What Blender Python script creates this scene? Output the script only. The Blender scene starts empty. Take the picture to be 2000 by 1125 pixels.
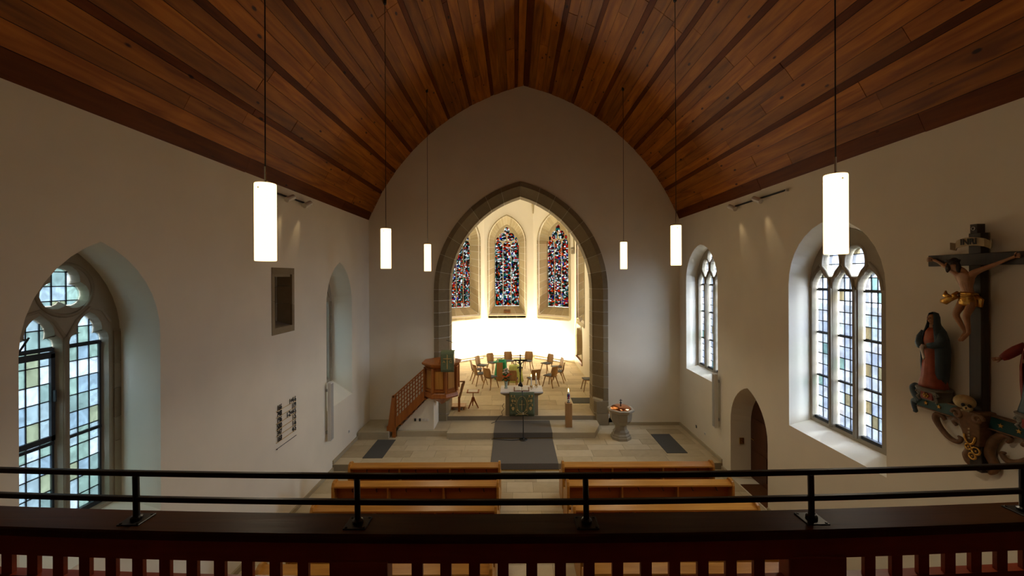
import bpy, bmesh, math, random
from mathutils import Vector, Matrix
from mathutils.geometry import tessellate_polygon
random.seed(7)
PI = math.pi
S = bpy.context.scene
COL = S.collection

# ------------------------------------------------------------------ camera, world, light, exposure
CAMZ = 4.96
cam_d = bpy.data.cameras.new('camera')
cam = bpy.data.objects.new('camera', cam_d); COL.objects.link(cam)
cam.location = (0, 0, CAMZ)
cam.rotation_euler = (PI/2, math.radians(0.25), 0)
cam_d.sensor_width = 36; cam_d.lens = 14.4
cam_d.shift_x = -0.0025; cam_d.shift_y = -0.011
cam_d.clip_start = 0.05; cam_d.clip_end = 400
S.camera = cam
S.view_settings.view_transform = 'Standard'
S.view_settings.look = 'None'
S.view_settings.gamma = 1
S.view_settings.exposure = 0.0
S.view_settings.use_curve_mapping = False

SKY = 17.0
world = bpy.data.worlds.new('overcast_sky'); S.world = world
world.use_nodes = True
wn = world.node_tree.nodes; wl = world.node_tree.links
for n in list(wn): wn.remove(n)
wo = wn.new('ShaderNodeOutputWorld'); wb = wn.new('ShaderNodeBackground')
tc = wn.new('ShaderNodeTexCoord'); dp = wn.new('ShaderNodeVectorMath'); dp.operation = 'DOT_PRODUCT'
dp.inputs[1].default_value = Vector((0.74, -0.58, 0.34)).normalized()     # veiled sun behind the right-hand wall
mr = wn.new('ShaderNodeMapRange'); mr.inputs[1].default_value = -0.35; mr.inputs[2].default_value = 1
wl.new(tc.outputs['Generated'], dp.inputs[0]); wl.new(dp.outputs['Value'], mr.inputs[0])
pw = wn.new('ShaderNodeMath'); pw.operation = 'POWER'; pw.inputs[1].default_value = 1.9; wl.new(mr.outputs[0], pw.inputs[0])
ma = wn.new('ShaderNodeMath'); ma.operation = 'MULTIPLY_ADD'; ma.inputs[1].default_value = 4.6; ma.inputs[2].default_value = 0.16; wl.new(pw.outputs[0], ma.inputs[0])
mm = wn.new('ShaderNodeMath'); mm.operation = 'MULTIPLY'; mm.inputs[1].default_value = SKY
wl.new(ma.outputs[0], mm.inputs[0]); wl.new(mm.outputs[0], wb.inputs['Strength'])
wb.inputs['Color'].default_value = (0.77, 0.885, 1.0, 1)
wl.new(wb.outputs[0], wo.inputs[0])

LAMP = 3.1          # radiance of the pendant shades
DOWNLIGHT = 85      # watts going down out of each open-ended pendant
UPLIGHT = 4        # watts going up out of each pendant
CHANCEL = 290       # watts of each floor washer in the apse

# ------------------------------------------------------------------ materials
MATS = {}
def nodes_of(name):
    m = bpy.data.materials.new(name); m.use_nodes = True
    nt = m.node_tree
    b = nt.nodes['Principled BSDF']
    return m, nt.nodes, nt.links, b
def ramp(N, stops, interp='LINEAR'):
    r = N.new('ShaderNodeValToRGB'); r.color_ramp.interpolation = interp
    e = r.color_ramp.elements
    while len(e) < len(stops): e.new(0.5)
    for i, (p, c) in enumerate(stops):
        e[i].position = p; e[i].color = (*c, 1)
    return r
def plain(name, col, rough=0.6, metal=0.0, var=0.0, nscale=12.0, bump=0.0, spec=0.4, emit=None, rnd=0.0):
    m, N, L, b = nodes_of(name)
    b.inputs['Roughness'].default_value = rough; b.inputs['Metallic'].default_value = metal
    b.inputs['Specular IOR Level'].default_value = spec
    t = N.new('ShaderNodeTexCoord')
    no = N.new('ShaderNodeTexNoise'); no.inputs['Scale'].default_value = nscale; no.inputs['Detail'].default_value = 5
    L.new(t.outputs['Object'], no.inputs['Vector'])
    lo = tuple(max(0, c*(1-var)) for c in col); hi = tuple(min(1, c*(1+var)) for c in col)
    r = ramp(N, [(0.3, lo), (0.7, hi)]); L.new(no.outputs['Fac'], r.inputs[0])
    out = r.outputs[0]
    if rnd:
        oi = N.new('ShaderNodeObjectInfo'); hs = N.new('ShaderNodeHueSaturation')
        mp = N.new('ShaderNodeMapRange'); mp.inputs[3].default_value = 1-rnd; mp.inputs[4].default_value = 1+rnd
        L.new(oi.outputs['Random'], mp.inputs[0]); L.new(mp.outputs[0], hs.inputs['Value']); L.new(out, hs.inputs['Color'])
        out = hs.outputs[0]
    L.new(out, b.inputs['Base Color'])
    if bump:
        bp = N.new('ShaderNodeBump'); bp.inputs['Strength'].default_value = bump; bp.inputs['Distance'].default_value = 0.01
        L.new(no.outputs['Fac'], bp.inputs['Height']); L.new(bp.outputs[0], b.inputs['Normal'])
    if emit:
        b.inputs['Emission Color'].default_value = (*emit[0], 1); b.inputs['Emission Strength'].default_value = emit[1]
    MATS[name] = m
    return m
def wood(name, c1, c2, axis='X', rough=0.4, spec=0.4, rnd=0.15, knots=False, fine=14.0):
    m, N, L, b = nodes_of(name)
    b.inputs['Roughness'].default_value = rough; b.inputs['Specular IOR Level'].default_value = spec
    t = N.new('ShaderNodeNewGeometry') if knots else N.new('ShaderNodeTexCoord')
    src = t.outputs['Position'] if knots else t.outputs['Object']
    mp = N.new('ShaderNodeMapping')
    sc = {'X': (0.08, 1, 1), 'Y': (1, 0.08, 1), 'Z': (1, 1, 0.08)}[axis]
    mp.inputs['Scale'].default_value = tuple(s*fine for s in sc)
    L.new(src, mp.inputs['Vector'])
    no = N.new('ShaderNodeTexNoise'); no.inputs['Scale'].default_value = 1; no.inputs['Detail'].default_value = 6
    no.inputs['Distortion'].default_value = 0.8
    oi = N.new('ShaderNodeObjectInfo')
    L.new(mp.outputs[0], no.inputs['Vector'])
    r = ramp(N, [(0.3, c1), (0.68, c2)]); L.new(no.outputs['Fac'], r.inputs[0])
    hs = N.new('ShaderNodeHueSaturation')
    mr_ = N.new('ShaderNodeMapRange'); mr_.inputs[3].default_value = 1-rnd; mr_.inputs[4].default_value = 1+rnd
    L.new(oi.outputs['Random'], mr_.inputs[0]); L.new(mr_.outputs[0], hs.inputs['Value']); L.new(r.outputs[0], hs.inputs['Color'])
    out = hs.outputs[0]
    if knots:
        mk_ = N.new('ShaderNodeMapping'); mk_.inputs['Scale'].default_value = (3.4, 1.5, 3.4); L.new(src, mk_.inputs['Vector'])
        vo = N.new('ShaderNodeTexVoronoi'); vo.inputs['Scale'].default_value = 1.25; L.new(mk_.outputs[0], vo.inputs['Vector'])
        kr = ramp(N, [(0.075, (0.16, 0.11, 0.08)), (0.12, (1, 1, 1))]); L.new(vo.outputs['Distance'], kr.inputs[0])
        mx = N.new('ShaderNodeMix'); mx.data_type = 'RGBA'; mx.blend_type = 'MULTIPLY'; mx.inputs['Factor'].default_value = 1
        L.new(out, mx.inputs['A']); L.new(kr.outputs[0], mx.inputs['B']); out = mx.outputs['Result']
    L.new(out, b.inputs['Base Color'])
    bp = N.new('ShaderNodeBump'); bp.inputs['Strength'].default_value = 0.25; bp.inputs['Distance'].default_value = 0.006
    L.new(no.outputs['Fac'], bp.inputs['Height']); L.new(bp.outputs[0], b.inputs['Normal'])
    MATS[name] = m
    return m
def stone(name, cols, rough=0.8, rnd=0.18, nscale=5.0):
    """cols: dark, mid, light; per-object tone from the object's own random number"""
    m, N, L, b = nodes_of(name)
    b.inputs['Roughness'].default_value = rough; b.inputs['Specular IOR Level'].default_value = 0.25
    g = N.new('ShaderNodeNewGeometry'); oi = N.new('ShaderNodeObjectInfo')
    no = N.new('ShaderNodeTexNoise'); no.inputs['Scale'].default_value = nscale; no.inputs['Detail'].default_value = 7
    no.inputs['Distortion'].default_value = 1.2
    L.new(g.outputs['Position'], no.inputs['Vector'])
    a1 = N.new('ShaderNodeMath'); a1.operation = 'MULTIPLY_ADD'; a1.inputs[1].default_value = 0.55
    L.new(oi.outputs['Random'], a1.inputs[0])
    a2 = N.new('ShaderNodeMath'); a2.operation = 'MULTIPLY'; a2.inputs[1].default_value = 0.45
    L.new(no.outputs['Fac'], a2.inputs[0]); L.new(a2.outputs[0], a1.inputs[2])
    r = ramp(N, [(0.12, cols[0]), (0.5, cols[1]), (0.85, cols[2])]); L.new(a1.outputs[0], r.inputs[0])
    L.new(r.outputs[0], b.inputs['Base Color'])
    n2 = N.new('ShaderNodeTexNoise'); n2.inputs['Scale'].default_value = 40; n2.inputs['Detail'].default_value = 4
    L.new(g.outputs['Position'], n2.inputs['Vector'])
    bp = N.new('ShaderNodeBump'); bp.inputs['Strength'].default_value = 0.3; bp.inputs['Distance'].default_value = 0.006
    L.new(n2.outputs['Fac'], bp.inputs['Height']); L.new(bp.outputs[0], b.inputs['Normal'])
    MATS[name] = m
    return m
def pane_mat(name, stops, diffuse=0.13):
    """cathedral glass: lets the sky through and scatters part of it; each pane tinted by its own random number"""
    m, N, L, b = nodes_of(name); N.remove(b)
    oi = N.new('ShaderNodeObjectInfo'); r = ramp(N, stops, 'CONSTANT'); L.new(oi.outputs['Random'], r.inputs[0])
    g = N.new('ShaderNodeNewGeometry'); no = N.new('ShaderNodeTexNoise'); no.inputs['Scale'].default_value = 5
    no.inputs['Detail'].default_value = 4; no.inputs['Distortion'].default_value = 2
    L.new(g.outputs['Position'], no.inputs['Vector'])
    rr = ramp(N, [(0.3, (0.72,)*3), (0.7, (1, 1, 1))]); L.new(no.outputs['Fac'], rr.inputs[0])
    mx = N.new('ShaderNodeMix'); mx.data_type = 'RGBA'; mx.blend_type = 'MULTIPLY'; mx.inputs['Factor'].default_value = 1
    L.new(r.outputs[0], mx.inputs['A']); L.new(rr.outputs[0], mx.inputs['B'])
    tr = N.new('ShaderNodeBsdfTransparent'); tl = N.new('ShaderNodeBsdfTranslucent'); gl = N.new('ShaderNodeBsdfGlossy')
    gl.inputs['Roughness'].default_value = 0.15
    L.new(mx.outputs['Result'], tr.inputs[0]); L.new(mx.outputs['Result'], tl.inputs[0])
    m1 = N.new('ShaderNodeMixShader'); m1.inputs[0].default_value = diffuse
    L.new(tr.outputs[0], m1.inputs[1]); L.new(tl.outputs[0], m1.inputs[2])
    m2 = N.new('ShaderNodeMixShader'); m2.inputs[0].default_value = 0.03
    L.new(m1.outputs[0], m2.inputs[1]); L.new(gl.outputs[0], m2.inputs[2])
    L.new(m2.outputs[0], N['Material Output'].inputs['Surface'])
    MATS[name] = m
    return m
def stained_mat(name):
    m, N, L, b = nodes_of(name); N.remove(b)
    g = N.new('ShaderNodeNewGeometry'); oi = N.new('ShaderNodeObjectInfo')
    def cells(scale, metric):
        mp = N.new('ShaderNodeMapping'); mp.inputs['Scale'].default_value = scale; L.new(g.outputs['Position'], mp.inputs['Vector'])
        v = N.new('ShaderNodeTexVoronoi'); v.distance = metric; v.inputs['Scale'].default_value = 1.0; v.inputs['Randomness'].default_value = 0.95
        L.new(mp.outputs[0], v.inputs['Vector'])
        e = N.new('ShaderNodeTexVoronoi'); e.feature = 'DISTANCE_TO_EDGE'; e.inputs['Scale'].default_value = 1.0; e.inputs['Randomness'].default_value = 0.95
        L.new(mp.outputs[0], e.inputs['Vector'])
        return v, e
    v, e = cells((8.0, 8.0, 18.0), 'MANHATTAN')
    v2, e2 = cells((16.0, 16.0, 8.0), 'MANHATTAN')
    big = N.new('ShaderNodeTexNoise'); big.inputs['Scale'].default_value = 2.2; big.inputs['Detail'].default_value = 1; L.new(g.outputs['Position'], big.inputs['Vector'])
    sel = N.new('ShaderNodeMath'); sel.operation = 'GREATER_THAN'; sel.inputs[1].default_value = 0.52; L.new(big.outputs['Fac'], sel.inputs[0])
    cm = N.new('ShaderNodeMix'); cm.data_type = 'RGBA'; L.new(sel.outputs[0], cm.inputs['Factor'])
    L.new(v.outputs['Color'], cm.inputs['A']); L.new(v2.outputs['Color'], cm.inputs['B'])
    sp = N.new('ShaderNodeSeparateColor'); L.new(cm.outputs['Result'], sp.inputs[0])
    ga = ramp(N, [(0.0, (0.02, 0.02, 0.02)), (0.24, (0.52, 0.52, 0.50)), (0.38, (0.02, 0.26, 0.22)), (0.51, (0.52, 0.030, 0.008)),
                  (0.63, (0.62, 0.17, 0.012)), (0.72, (0.03, 0.09, 0.42)), (0.765, (0.05, 0.045, 0.04)), (0.86, (0.76, 0.76, 0.72))], 'CONSTANT')
    L.new(sp.outputs[0], ga.inputs[0])
    em = N.new('ShaderNodeMix'); em.data_type = 'FLOAT'; L.new(sel.outputs[0], em.inputs['Factor'])
    L.new(e.outputs['Distance'], em.inputs['A']); L.new(e2.outputs['Distance'], em.inputs['B'])
    le = ramp(N, [(0.035, (0, 0, 0)), (0.07, (1, 1, 1))]); L.new(em.outputs['Result'], le.inputs[0])
    mx = N.new('ShaderNodeMix'); mx.data_type = 'RGBA'; mx.blend_type = 'MULTIPLY'; mx.inputs['Factor'].default_value = 1
    L.new(ga.outputs[0], mx.inputs['A']); L.new(le.outputs[0], mx.inputs['B'])
    tr = N.new('ShaderNodeBsdfTransparent'); L.new(mx.outputs['Result'], tr.inputs[0])
    pb = N.new('ShaderNodeBsdfPrincipled'); pb.inputs['Base Color'].default_value = (0.02, 0.02, 0.02, 1); pb.inputs['Roughness'].default_value = 0.35
    ms = N.new('ShaderNodeMixShader'); ms.inputs[0].default_value = 0.12
    L.new(tr.outputs[0], ms.inputs[1]); L.new(pb.outputs[0], ms.inputs[2])
    L.new(ms.outputs[0], N['Material Output'].inputs['Surface'])
    MATS[name] = m
    return m
def glow(name, col, strength):
    m, N, L, b = nodes_of(name); N.remove(b)
    e = N.new('ShaderNodeEmission'); e.inputs[0].default_value = (*col, 1); e.inputs[1].default_value = strength
    L.new(e.outputs[0], N['Material Output'].inputs['Surface']); MATS[name] = m
    return m

plain('plaster', (0.86, 0.80, 0.66), rough=0.9, var=0.03, nscale=1.3, spec=0.1)
plain('chancel_plaster', (0.80, 0.74, 0.60), rough=0.9, var=0.02, nscale=1.3, spec=0.1)
wood('ceiling_board', (0.20, 0.050, 0.002), (0.44, 0.145, 0.008), 'Y', rough=0.45, spec=0.14, rnd=0.27, knots=True, fine=9)
wood('ceiling_dark_board', (0.09, 0.017, 0.001), (0.16, 0.036, 0.002), 'Y', rough=0.5, spec=0.08, rnd=0.14, knots=True, fine=9)
plain('ceiling_void', (0.02, 0.01, 0.005), rough=0.9)
wood('pew_wood', (0.42, 0.165, 0.018), (0.56, 0.25, 0.035), 'X', rough=0.32, spec=0.5, rnd=0.08)
wood('pew_back_wood', (0.30, 0.085, 0.010), (0.38, 0.12, 0.016), 'X', rough=0.4, rnd=0.08)
wood('gallery_wood', (0.25, 0.032, 0.008), (0.33, 0.052, 0.013), 'X', rough=0.33, spec=0.5, rnd=0.06)
wood('gallery_cap_wood', (0.052, 0.015, 0.002), (0.095, 0.030, 0.004), 'X', rough=0.38, spec=0.12, rnd=0.06)
wood('pulpit_wood', (0.30, 0.085, 0.014), (0.42, 0.14, 0.024), 'Z', rough=0.35, spec=0.4, rnd=0.05)
wood('pulpit_panel_wood', (0.46, 0.19, 0.03), (0.60, 0.28, 0.055), 'Z', rough=0.35, spec=0.4, rnd=0.05)
wood('chair_wood', (0.36, 0.20, 0.08), (0.48, 0.28, 0.12), 'Z', rough=0.4, rnd=0.05)
wood('oak', (0.42, 0.22, 0.08), (0.52, 0.29, 0.12), 'Z', rough=0.45, rnd=0.05)
wood('door_wood', (0.065, 0.018, 0.006), (0.10, 0.028, 0.009), 'Z', rough=0.4, rnd=0.05)
wood('black_wood', (0.020, 0.014, 0.010), (0.038, 0.026, 0.018), 'Z', rough=0.45, rnd=0.05)
stone('floor_stone', [(0.42, 0.33, 0.20), (0.57, 0.47, 0.30), (0.68, 0.58, 0.40)], rough=0.55, nscale=3.2)
stone('step_stone', [(0.38, 0.32, 0.21), (0.47, 0.40, 0.27), (0.54, 0.47, 0.33)], rough=0.6)
stone('arch_stone', [(0.20, 0.155, 0.09), (0.28, 0.22, 0.13), (0.34, 0.28, 0.18)], rough=0.85)
stone('apse_stone', [(0.30, 0.235, 0.125), (0.40, 0.325, 0.185), (0.46, 0.38, 0.23)], rough=0.85)
stone('tracery_stone', [(0.24, 0.20, 0.14), (0.33, 0.28, 0.20), (0.38, 0.33, 0.25)], rough=0.85)
stone('font_stone', [(0.34, 0.30, 0.23), (0.42, 0.37, 0.28), (0.48, 0.43, 0.34)], rough=0.8)
plain('mortar', (0.60, 0.56, 0.46), rough=0.95)
plain('floor_joint', (0.30, 0.25, 0.17), rough=0.95)
plain('black_metal', (0.012, 0.012, 0.011), rough=0.35, spec=0.5)
plain('dark_iron', (0.025, 0.03, 0.035), rough=0.5, metal=0.3)
plain('grey_metal', (0.42, 0.42, 0.40), rough=0.4, metal=0.6)
plain('chrome', (0.7, 0.7, 0.7), rough=0.15, metal=1)
plain('white_plastic', (0.75, 0.73, 0.68), rough=0.5)
plain('speaker_cloth', (0.42, 0.41, 0.37), rough=0.9, bump=0.3, nscale=200)
plain('brass', (0.62, 0.42, 0.14), rough=0.25, metal=1)
plain('gold', (0.62, 0.36, 0.08), rough=0.32, metal=0.9, var=0.2)
plain('gold_thread', (0.62, 0.42, 0.14), rough=0.7)
plain('copper', (0.85, 0.36, 0.16), rough=0.16, metal=1, var=0.08, nscale=3)
plain('carpet', (0.17, 0.155, 0.135), rough=0.95, var=0.15, nscale=120, bump=0.4, spec=0.1)
plain('dark_mat', (0.10, 0.097, 0.09), rough=0.95, var=0.15, nscale=100, bump=0.4, spec=0.1)
plain('brown_mat', (0.13, 0.055, 0.022), rough=0.95, var=0.15, nscale=100, bump=0.4, spec=0.1)
plain('green_cloth', (0.165, 0.20, 0.115), rough=0.9, var=0.16, nscale=40, bump=0.2, spec=0.1)
plain('bright_green_cloth', (0.03, 0.36, 0.18), rough=0.8, var=0.15, nscale=6)
plain('lime_cloth', (0.62, 0.70, 0.24), rough=0.85, var=0.15, nscale=8)
plain('white_cloth', (0.80, 0.78, 0.76), rough=0.9, var=0.02)
plain('red_cushion', (0.32, 0.022, 0.014), rough=0.9)
plain('grey_cushion', (0.12, 0.13, 0.15), rough=0.95, var=0.15, nscale=60)
plain('paper', (0.82, 0.77, 0.66), rough=0.8)
plain('leather', (0.22, 0.08, 0.025), rough=0.5)
plain('wax', (0.86, 0.83, 0.74), rough=0.5)
plain('blue_wax', (0.03, 0.08, 0.34), rough=0.5)
plain('red_wax', (0.5, 0.03, 0.02), rough=0.5)
plain('black_print', (0.008, 0.008, 0.008), rough=0.6)
plain('pewter', (0.11, 0.11, 0.085), rough=0.35, metal=0.7)
plain('carved_skin', (0.44, 0.235, 0.12), rough=0.45, var=0.14, nscale=14)
plain('carved_hair', (0.03, 0.017, 0.01), rough=0.6, bump=0.8, nscale=60)
plain('blue_paint', (0.055, 0.095, 0.12), rough=0.5, var=0.2)
plain('teal_paint', (0.010, 0.060, 0.055), rough=0.5, var=0.15)
plain('red_paint', (0.26, 0.03, 0.02), rough=0.5, var=0.2)
plain('orange_red_paint', (0.40, 0.09, 0.035), rough=0.5, var=0.2)
plain('scroll_paint', (0.17, 0.085, 0.035), rough=0.5, var=0.25, nscale=20)
plain('grey_paint', (0.20, 0.19, 0.16), rough=0.5, var=0.2)
plain('bone', (0.45, 0.33, 0.14), rough=0.5, var=0.2, nscale=20)
plain('banner_paint', (0.42, 0.34, 0.19), rough=0.6, var=0.15)
plain('leaf', (0.035, 0.11, 0.025), rough=0.6)
plain('orange_petal', (0.75, 0.16, 0.02), rough=0.6); plain('white_petal', (0.85, 0.74, 0.62), rough=0.6); plain('red_petal', (0.5, 0.03, 0.015), rough=0.6)
plain('lawn', (0.052, 0.056, 0.050), rough=0.95, var=0.3, nscale=3)
m, N_, L_, b_ = nodes_of('vase_glass'); b_.inputs['Roughness'].default_value = 0.05; b_.inputs['Base Color'].default_value = (0.55, 0.68, 0.6, 1); b_.inputs['Alpha'].default_value = 0.45; MATS['vase_glass'] = m
glow('lamp_glow', (1.0, 0.66, 0.32), LAMP)
glow('flame', (1.0, 0.62, 0.18), 14)
glow('washer_glow', (1.0, 0.84, 0.52), 8)
pane_mat('cool_glass', [(0, (0.48, 0.57, 0.56)), (0.2, (0.60, 0.68, 0.72)), (0.4, (0.52, 0.62, 0.58)), (0.55, (0.78, 0.83, 0.87)), (0.72, (0.56, 0.59, 0.48)), (0.82, (0.52, 0.61, 0.68))], 0.26)
pane_mat('pale_glass', [(0, (0.52, 0.53, 0.56)), (0.3, (0.46, 0.48, 0.54)), (0.55, (0.56, 0.55, 0.58)), (0.74, (0.38, 0.34, 0.26)), (0.83, (0.50, 0.53, 0.55)), (0.94, (0.30, 0.38, 0.38))], 0.05)
stained_mat('stained_glass')

# ------------------------------------------------------------------ mesh helpers
class MB:
    def __init__(s): s.v = []; s.f = []
    def add(s, vs, fs):
        o = len(s.v); s.v += [tuple(p) for p in vs]; s.f += [tuple(i+o for i in f) for f in fs]; return s
    def box(s, x0, x1, y0, y1, z0, z1):
        return s.add([(x0,y0,z0),(x1,y0,z0),(x1,y1,z0),(x0,y1,z0),(x0,y0,z1),(x1,y0,z1),(x1,y1,z1),(x0,y1,z1)],
                     [(0,3,2,1),(4,5,6,7),(0,1,5,4),(1,2,6,5),(2,3,7,6),(3,0,4,7)])
    def cbox(s, c, d): return s.box(c[0]-d[0]/2, c[0]+d[0]/2, c[1]-d[1]/2, c[1]+d[1]/2, c[2]-d[2]/2, c[2]+d[2]/2)
    def sweep(s, secs, caps=True):
        n = len(secs[0]); vs = [p for q in secs for p in q]; fs = []
        for i in range(len(secs)-1):
            for j in range(n): fs.append((i*n+j, i*n+(j+1) % n, (i+1)*n+(j+1) % n, (i+1)*n+j))
        if caps: fs += [tuple(range(n-1, -1, -1)), tuple((len(secs)-1)*n+j for j in range(n))]
        return s.add(vs, fs)
    def prism(s, a, b): return s.sweep([a, b])
    def tube(s, pts, r, n=8, caps=True):
        pts = [Vector(p) for p in pts]; secs = []; up = None
        for i, p in enumerate(pts):
            t = (pts[min(i+1, len(pts)-1)] - pts[max(i-1, 0)]).normalized()
            if up is None: up = Vector((0, 0, 1)) if abs(t.z) < 0.9 else Vector((1, 0, 0))
            a = t.cross(up).normalized(); bb = a.cross(t).normalized(); up = bb
            rr = r[i] if isinstance(r, (list, tuple)) else r
            ra, rb = rr if isinstance(rr, (list, tuple)) else (rr, rr)
            secs.append([p + a*math.cos(2*PI*k/n)*ra + bb*math.sin(2*PI*k/n)*rb for k in range(n)])
        return s.sweep(secs, caps)
    def lathe(s, prof, c=(0,0,0), n=16, ph=0.0):
        secs = [[(c[0]+r*math.cos(2*PI*k/n+ph), c[1]+r*math.sin(2*PI*k/n+ph), c[2]+z) for k in range(n)] for r, z in prof]
        return s.sweep(secs)
    def ball(s, c, r, n=10, m=6):
        r = r if isinstance(r, (list, tuple)) else (r, r, r)
        secs = []
        for i in range(m+1):
            t = PI*(0.02+0.96*i/m)
            secs.append([(c[0]+r[0]*math.sin(t)*math.cos(2*PI*k/n), c[1]+r[1]*math.sin(t)*math.sin(2*PI*k/n), c[2]-r[2]*math.cos(t)) for k in range(n)])
        return s.sweep(secs)
    def mesh(s, name, mat, smooth=False):
        me = bpy.data.meshes.new(name); me.from_pydata(s.v, [], s.f)
        bm = bmesh.new(); bm.from_mesh(me); bmesh.ops.recalc_face_normals(bm, faces=bm.faces); bm.to_mesh(me); bm.free()
        me.materials.append(MATS[mat])
        if smooth:
            for p in me.polygons: p.use_smooth = True
        return me
    def build(s, name, mat, parent=None, smooth=False, bevel=0):
        o = bpy.data.objects.new(name, s.mesh(name, mat, smooth)); COL.objects.link(o)
        if parent: o.parent = parent
        if bevel:
            b = o.modifiers.new('Bevel', 'BEVEL'); b.width = bevel; b.segments = 2; b.limit_method = 'ANGLE'
        return o
def tag(o, label, cat, group=None, kind=None):
    o['label'] = label; o['category'] = cat
    if group: o['group'] = group
    if kind: o['kind'] = kind
    return o
def thing(name, label, cat, loc=(0,0,0), rz=0, group=None, kind=None):
    o = bpy.data.objects.new(name, None); COL.objects.link(o); o.empty_display_size = 0.1
    o.location = loc; o.rotation_euler = (0, 0, rz)
    return tag(o, label, cat, group, kind)
def copy_tree(o, parent=None):
    c = o.copy(); COL.objects.link(c); c.parent = parent
    for ch in list(o.children): copy_tree(ch, c)
    return c
TEXTS = []
def text(name, body, size, mat, parent, mtx, sx=1.0, depth=0.003, align='LEFT', bold=0.0):
    cu = bpy.data.curves.new(name, 'FONT'); cu.body = body; cu.size = size; cu.extrude = depth; cu.align_x = align; cu.offset = bold
    cu.materials.append(MATS[mat])
    o = bpy.data.objects.new(name, cu); COL.objects.link(o); o.parent = parent
    o.matrix_local = mtx @ Matrix.Diagonal((sx, 1, 1, 1)); TEXTS.append(o)
    return o

class Plane:
    """a wall plane: u runs along it, v is the height, w goes outwards through the wall"""
    def __init__(s, O, U, W): s.O = Vector(O); s.U = Vector(U).normalized(); s.W = Vector(W).normalized()
    def p(s, u, v, w): return s.O + s.U*u + s.W*w + Vector((0, 0, v))
def arc_h(a, h, n, side):
    R = (a*a+h*h)/(2*a); th = math.acos(max(-1, min(1, (R-a)/R)))
    return [(side*(a-R+R*math.cos(th*i/n)), R*math.sin(th*i/n)) for i in range(n+1)]
def pointed(u0, u1, v0, vs, va, n=8):
    a = (u1-u0)/2; c = (u0+u1)/2; h = max(va-vs, a)
    k = (va-vs)/h
    r = [(c+x, vs+z*k) for x, z in arc_h(a, h, n, 1)]; l = [(c+x, vs+z*k) for x, z in arc_h(a, h, n, -1)]
    return [(u0, v0), (u1, v0)] + r + l[::-1][1:]
def area2(p): return sum(p[i][0]*p[(i+1) % len(p)][1]-p[(i+1) % len(p)][0]*p[i][1] for i in range(len(p)))/2
def grow(poly, d):
    if area2(poly) < 0: poly = poly[::-1]
    n = len(poly); out = []
    for i in range(n):
        a = Vector(poly[i-1]); b = Vector(poly[i]); c = Vector(poly[(i+1) % n])
        n1 = Vector(((b-a).y, -(b-a).x)); n2 = Vector(((c-b).y, -(c-b).x))
        if n1.length > 1e-9: n1.normalize()
        if n2.length > 1e-9: n2.normalize()
        m_ = n1+n2
        k = m_.length
        if k < 1e-6: out.append(tuple(b)); continue
        m_ /= k
        out.append(tuple(b + m_*d/max(0.6, k/2)))
    return out
def ccw(p): return p if area2(p) > 0 else p[::-1]
def tess(loops):
    return tessellate_polygon([[Vector((x, y, 0)) for x, y in l] for l in loops])
def slab(mb, P, outer, holes_in, holes_out, w0, w1):
    """wall slab between w0 and w1; hole outlines may differ on the two faces (splayed reveals)"""
    lin = [outer]+holes_in; lout = [outer]+holes_out
    for loops, w in ((lin, w0), (lout, w1)):
        pts = [P.p(u, v, w) for l in loops for u, v in l]
        mb.add(pts, [tuple(t) for t in tess(loops)])
    for a, b in zip(lin, lout):
        n = len(a)
        mb.add([P.p(u, v, w0) for u, v in a]+[P.p(u, v, w1) for u, v in b], [(i, (i+1) % n, n+(i+1) % n, n+i) for i in range(n)])
def clip(poly, u0, u1, v0, v1):
    for ax, val, sgn in ((0, u0, 1), (0, u1, -1), (1, v0, 1), (1, v1, -1)):
        out = []; n = len(poly)
        for i in range(n):
            a = poly[i]; b = poly[(i+1) % n]; da = sgn*(a[ax]-val); db = sgn*(b[ax]-val)
            if da >= 0: out.append(a)
            if da*db < 0:
                t = da/(da-db); out.append((a[0]+(b[0]-a[0])*t, a[1]+(b[1]-a[1])*t))
        poly = out
        if len(poly) < 3: return None
    q = [poly[0]]
    for p in poly[1:]:
        if math.dist(p, q[-1]) > 1e-4: q.append(p)
    if len(q) > 2 and math.dist(q[0], q[-1]) < 1e-4: q.pop()
    return q if len(q) >= 3 and abs(area2(q)) > 2e-4 else None
def span(poly, ax, val):
    xs = []; n = len(poly)
    for i in range(n):
        a = poly[i]; b = poly[(i+1) % n]; da = a[ax]-val; db = b[ax]-val
        if da*db < 0:
            t = da/(da-db); xs.append(a[1-ax]+(b[1-ax]-a[1-ax])*t)
    xs.sort()
    return [(xs[i], xs[i+1]) for i in range(0, len(xs)-1, 2)]
def pbox(mb, P, u0, u1, v0, v1, w0, w1):
    return mb.prism([P.p(u0,v0,w0),P.p(u1,v0,w0),P.p(u1,v1,w0),P.p(u0,v1,w0)], [P.p(u0,v0,w1),P.p(u1,v0,w1),P.p(u1,v1,w1),P.p(u0,v1,w1)])
def portal(P, u0, u1, v0, v1, w):
    ld = bpy.data.lights.new('daylight_portal', 'AREA'); ld.shape = 'RECTANGLE'; ld.size = u1-u0; ld.size_y = v1-v0; ld.cycles.is_portal = True
    o = bpy.data.objects.new('daylight_portal', ld); COL.objects.link(o)
    c = P.p((u0+u1)/2, (v0+v1)/2, w)
    z = P.W; y = Vector((0, 0, 1)); x = y.cross(z)
    M_ = Matrix((x, y, z)).transposed().to_4x4(); M_.translation = c; o.matrix_world = M_
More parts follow.
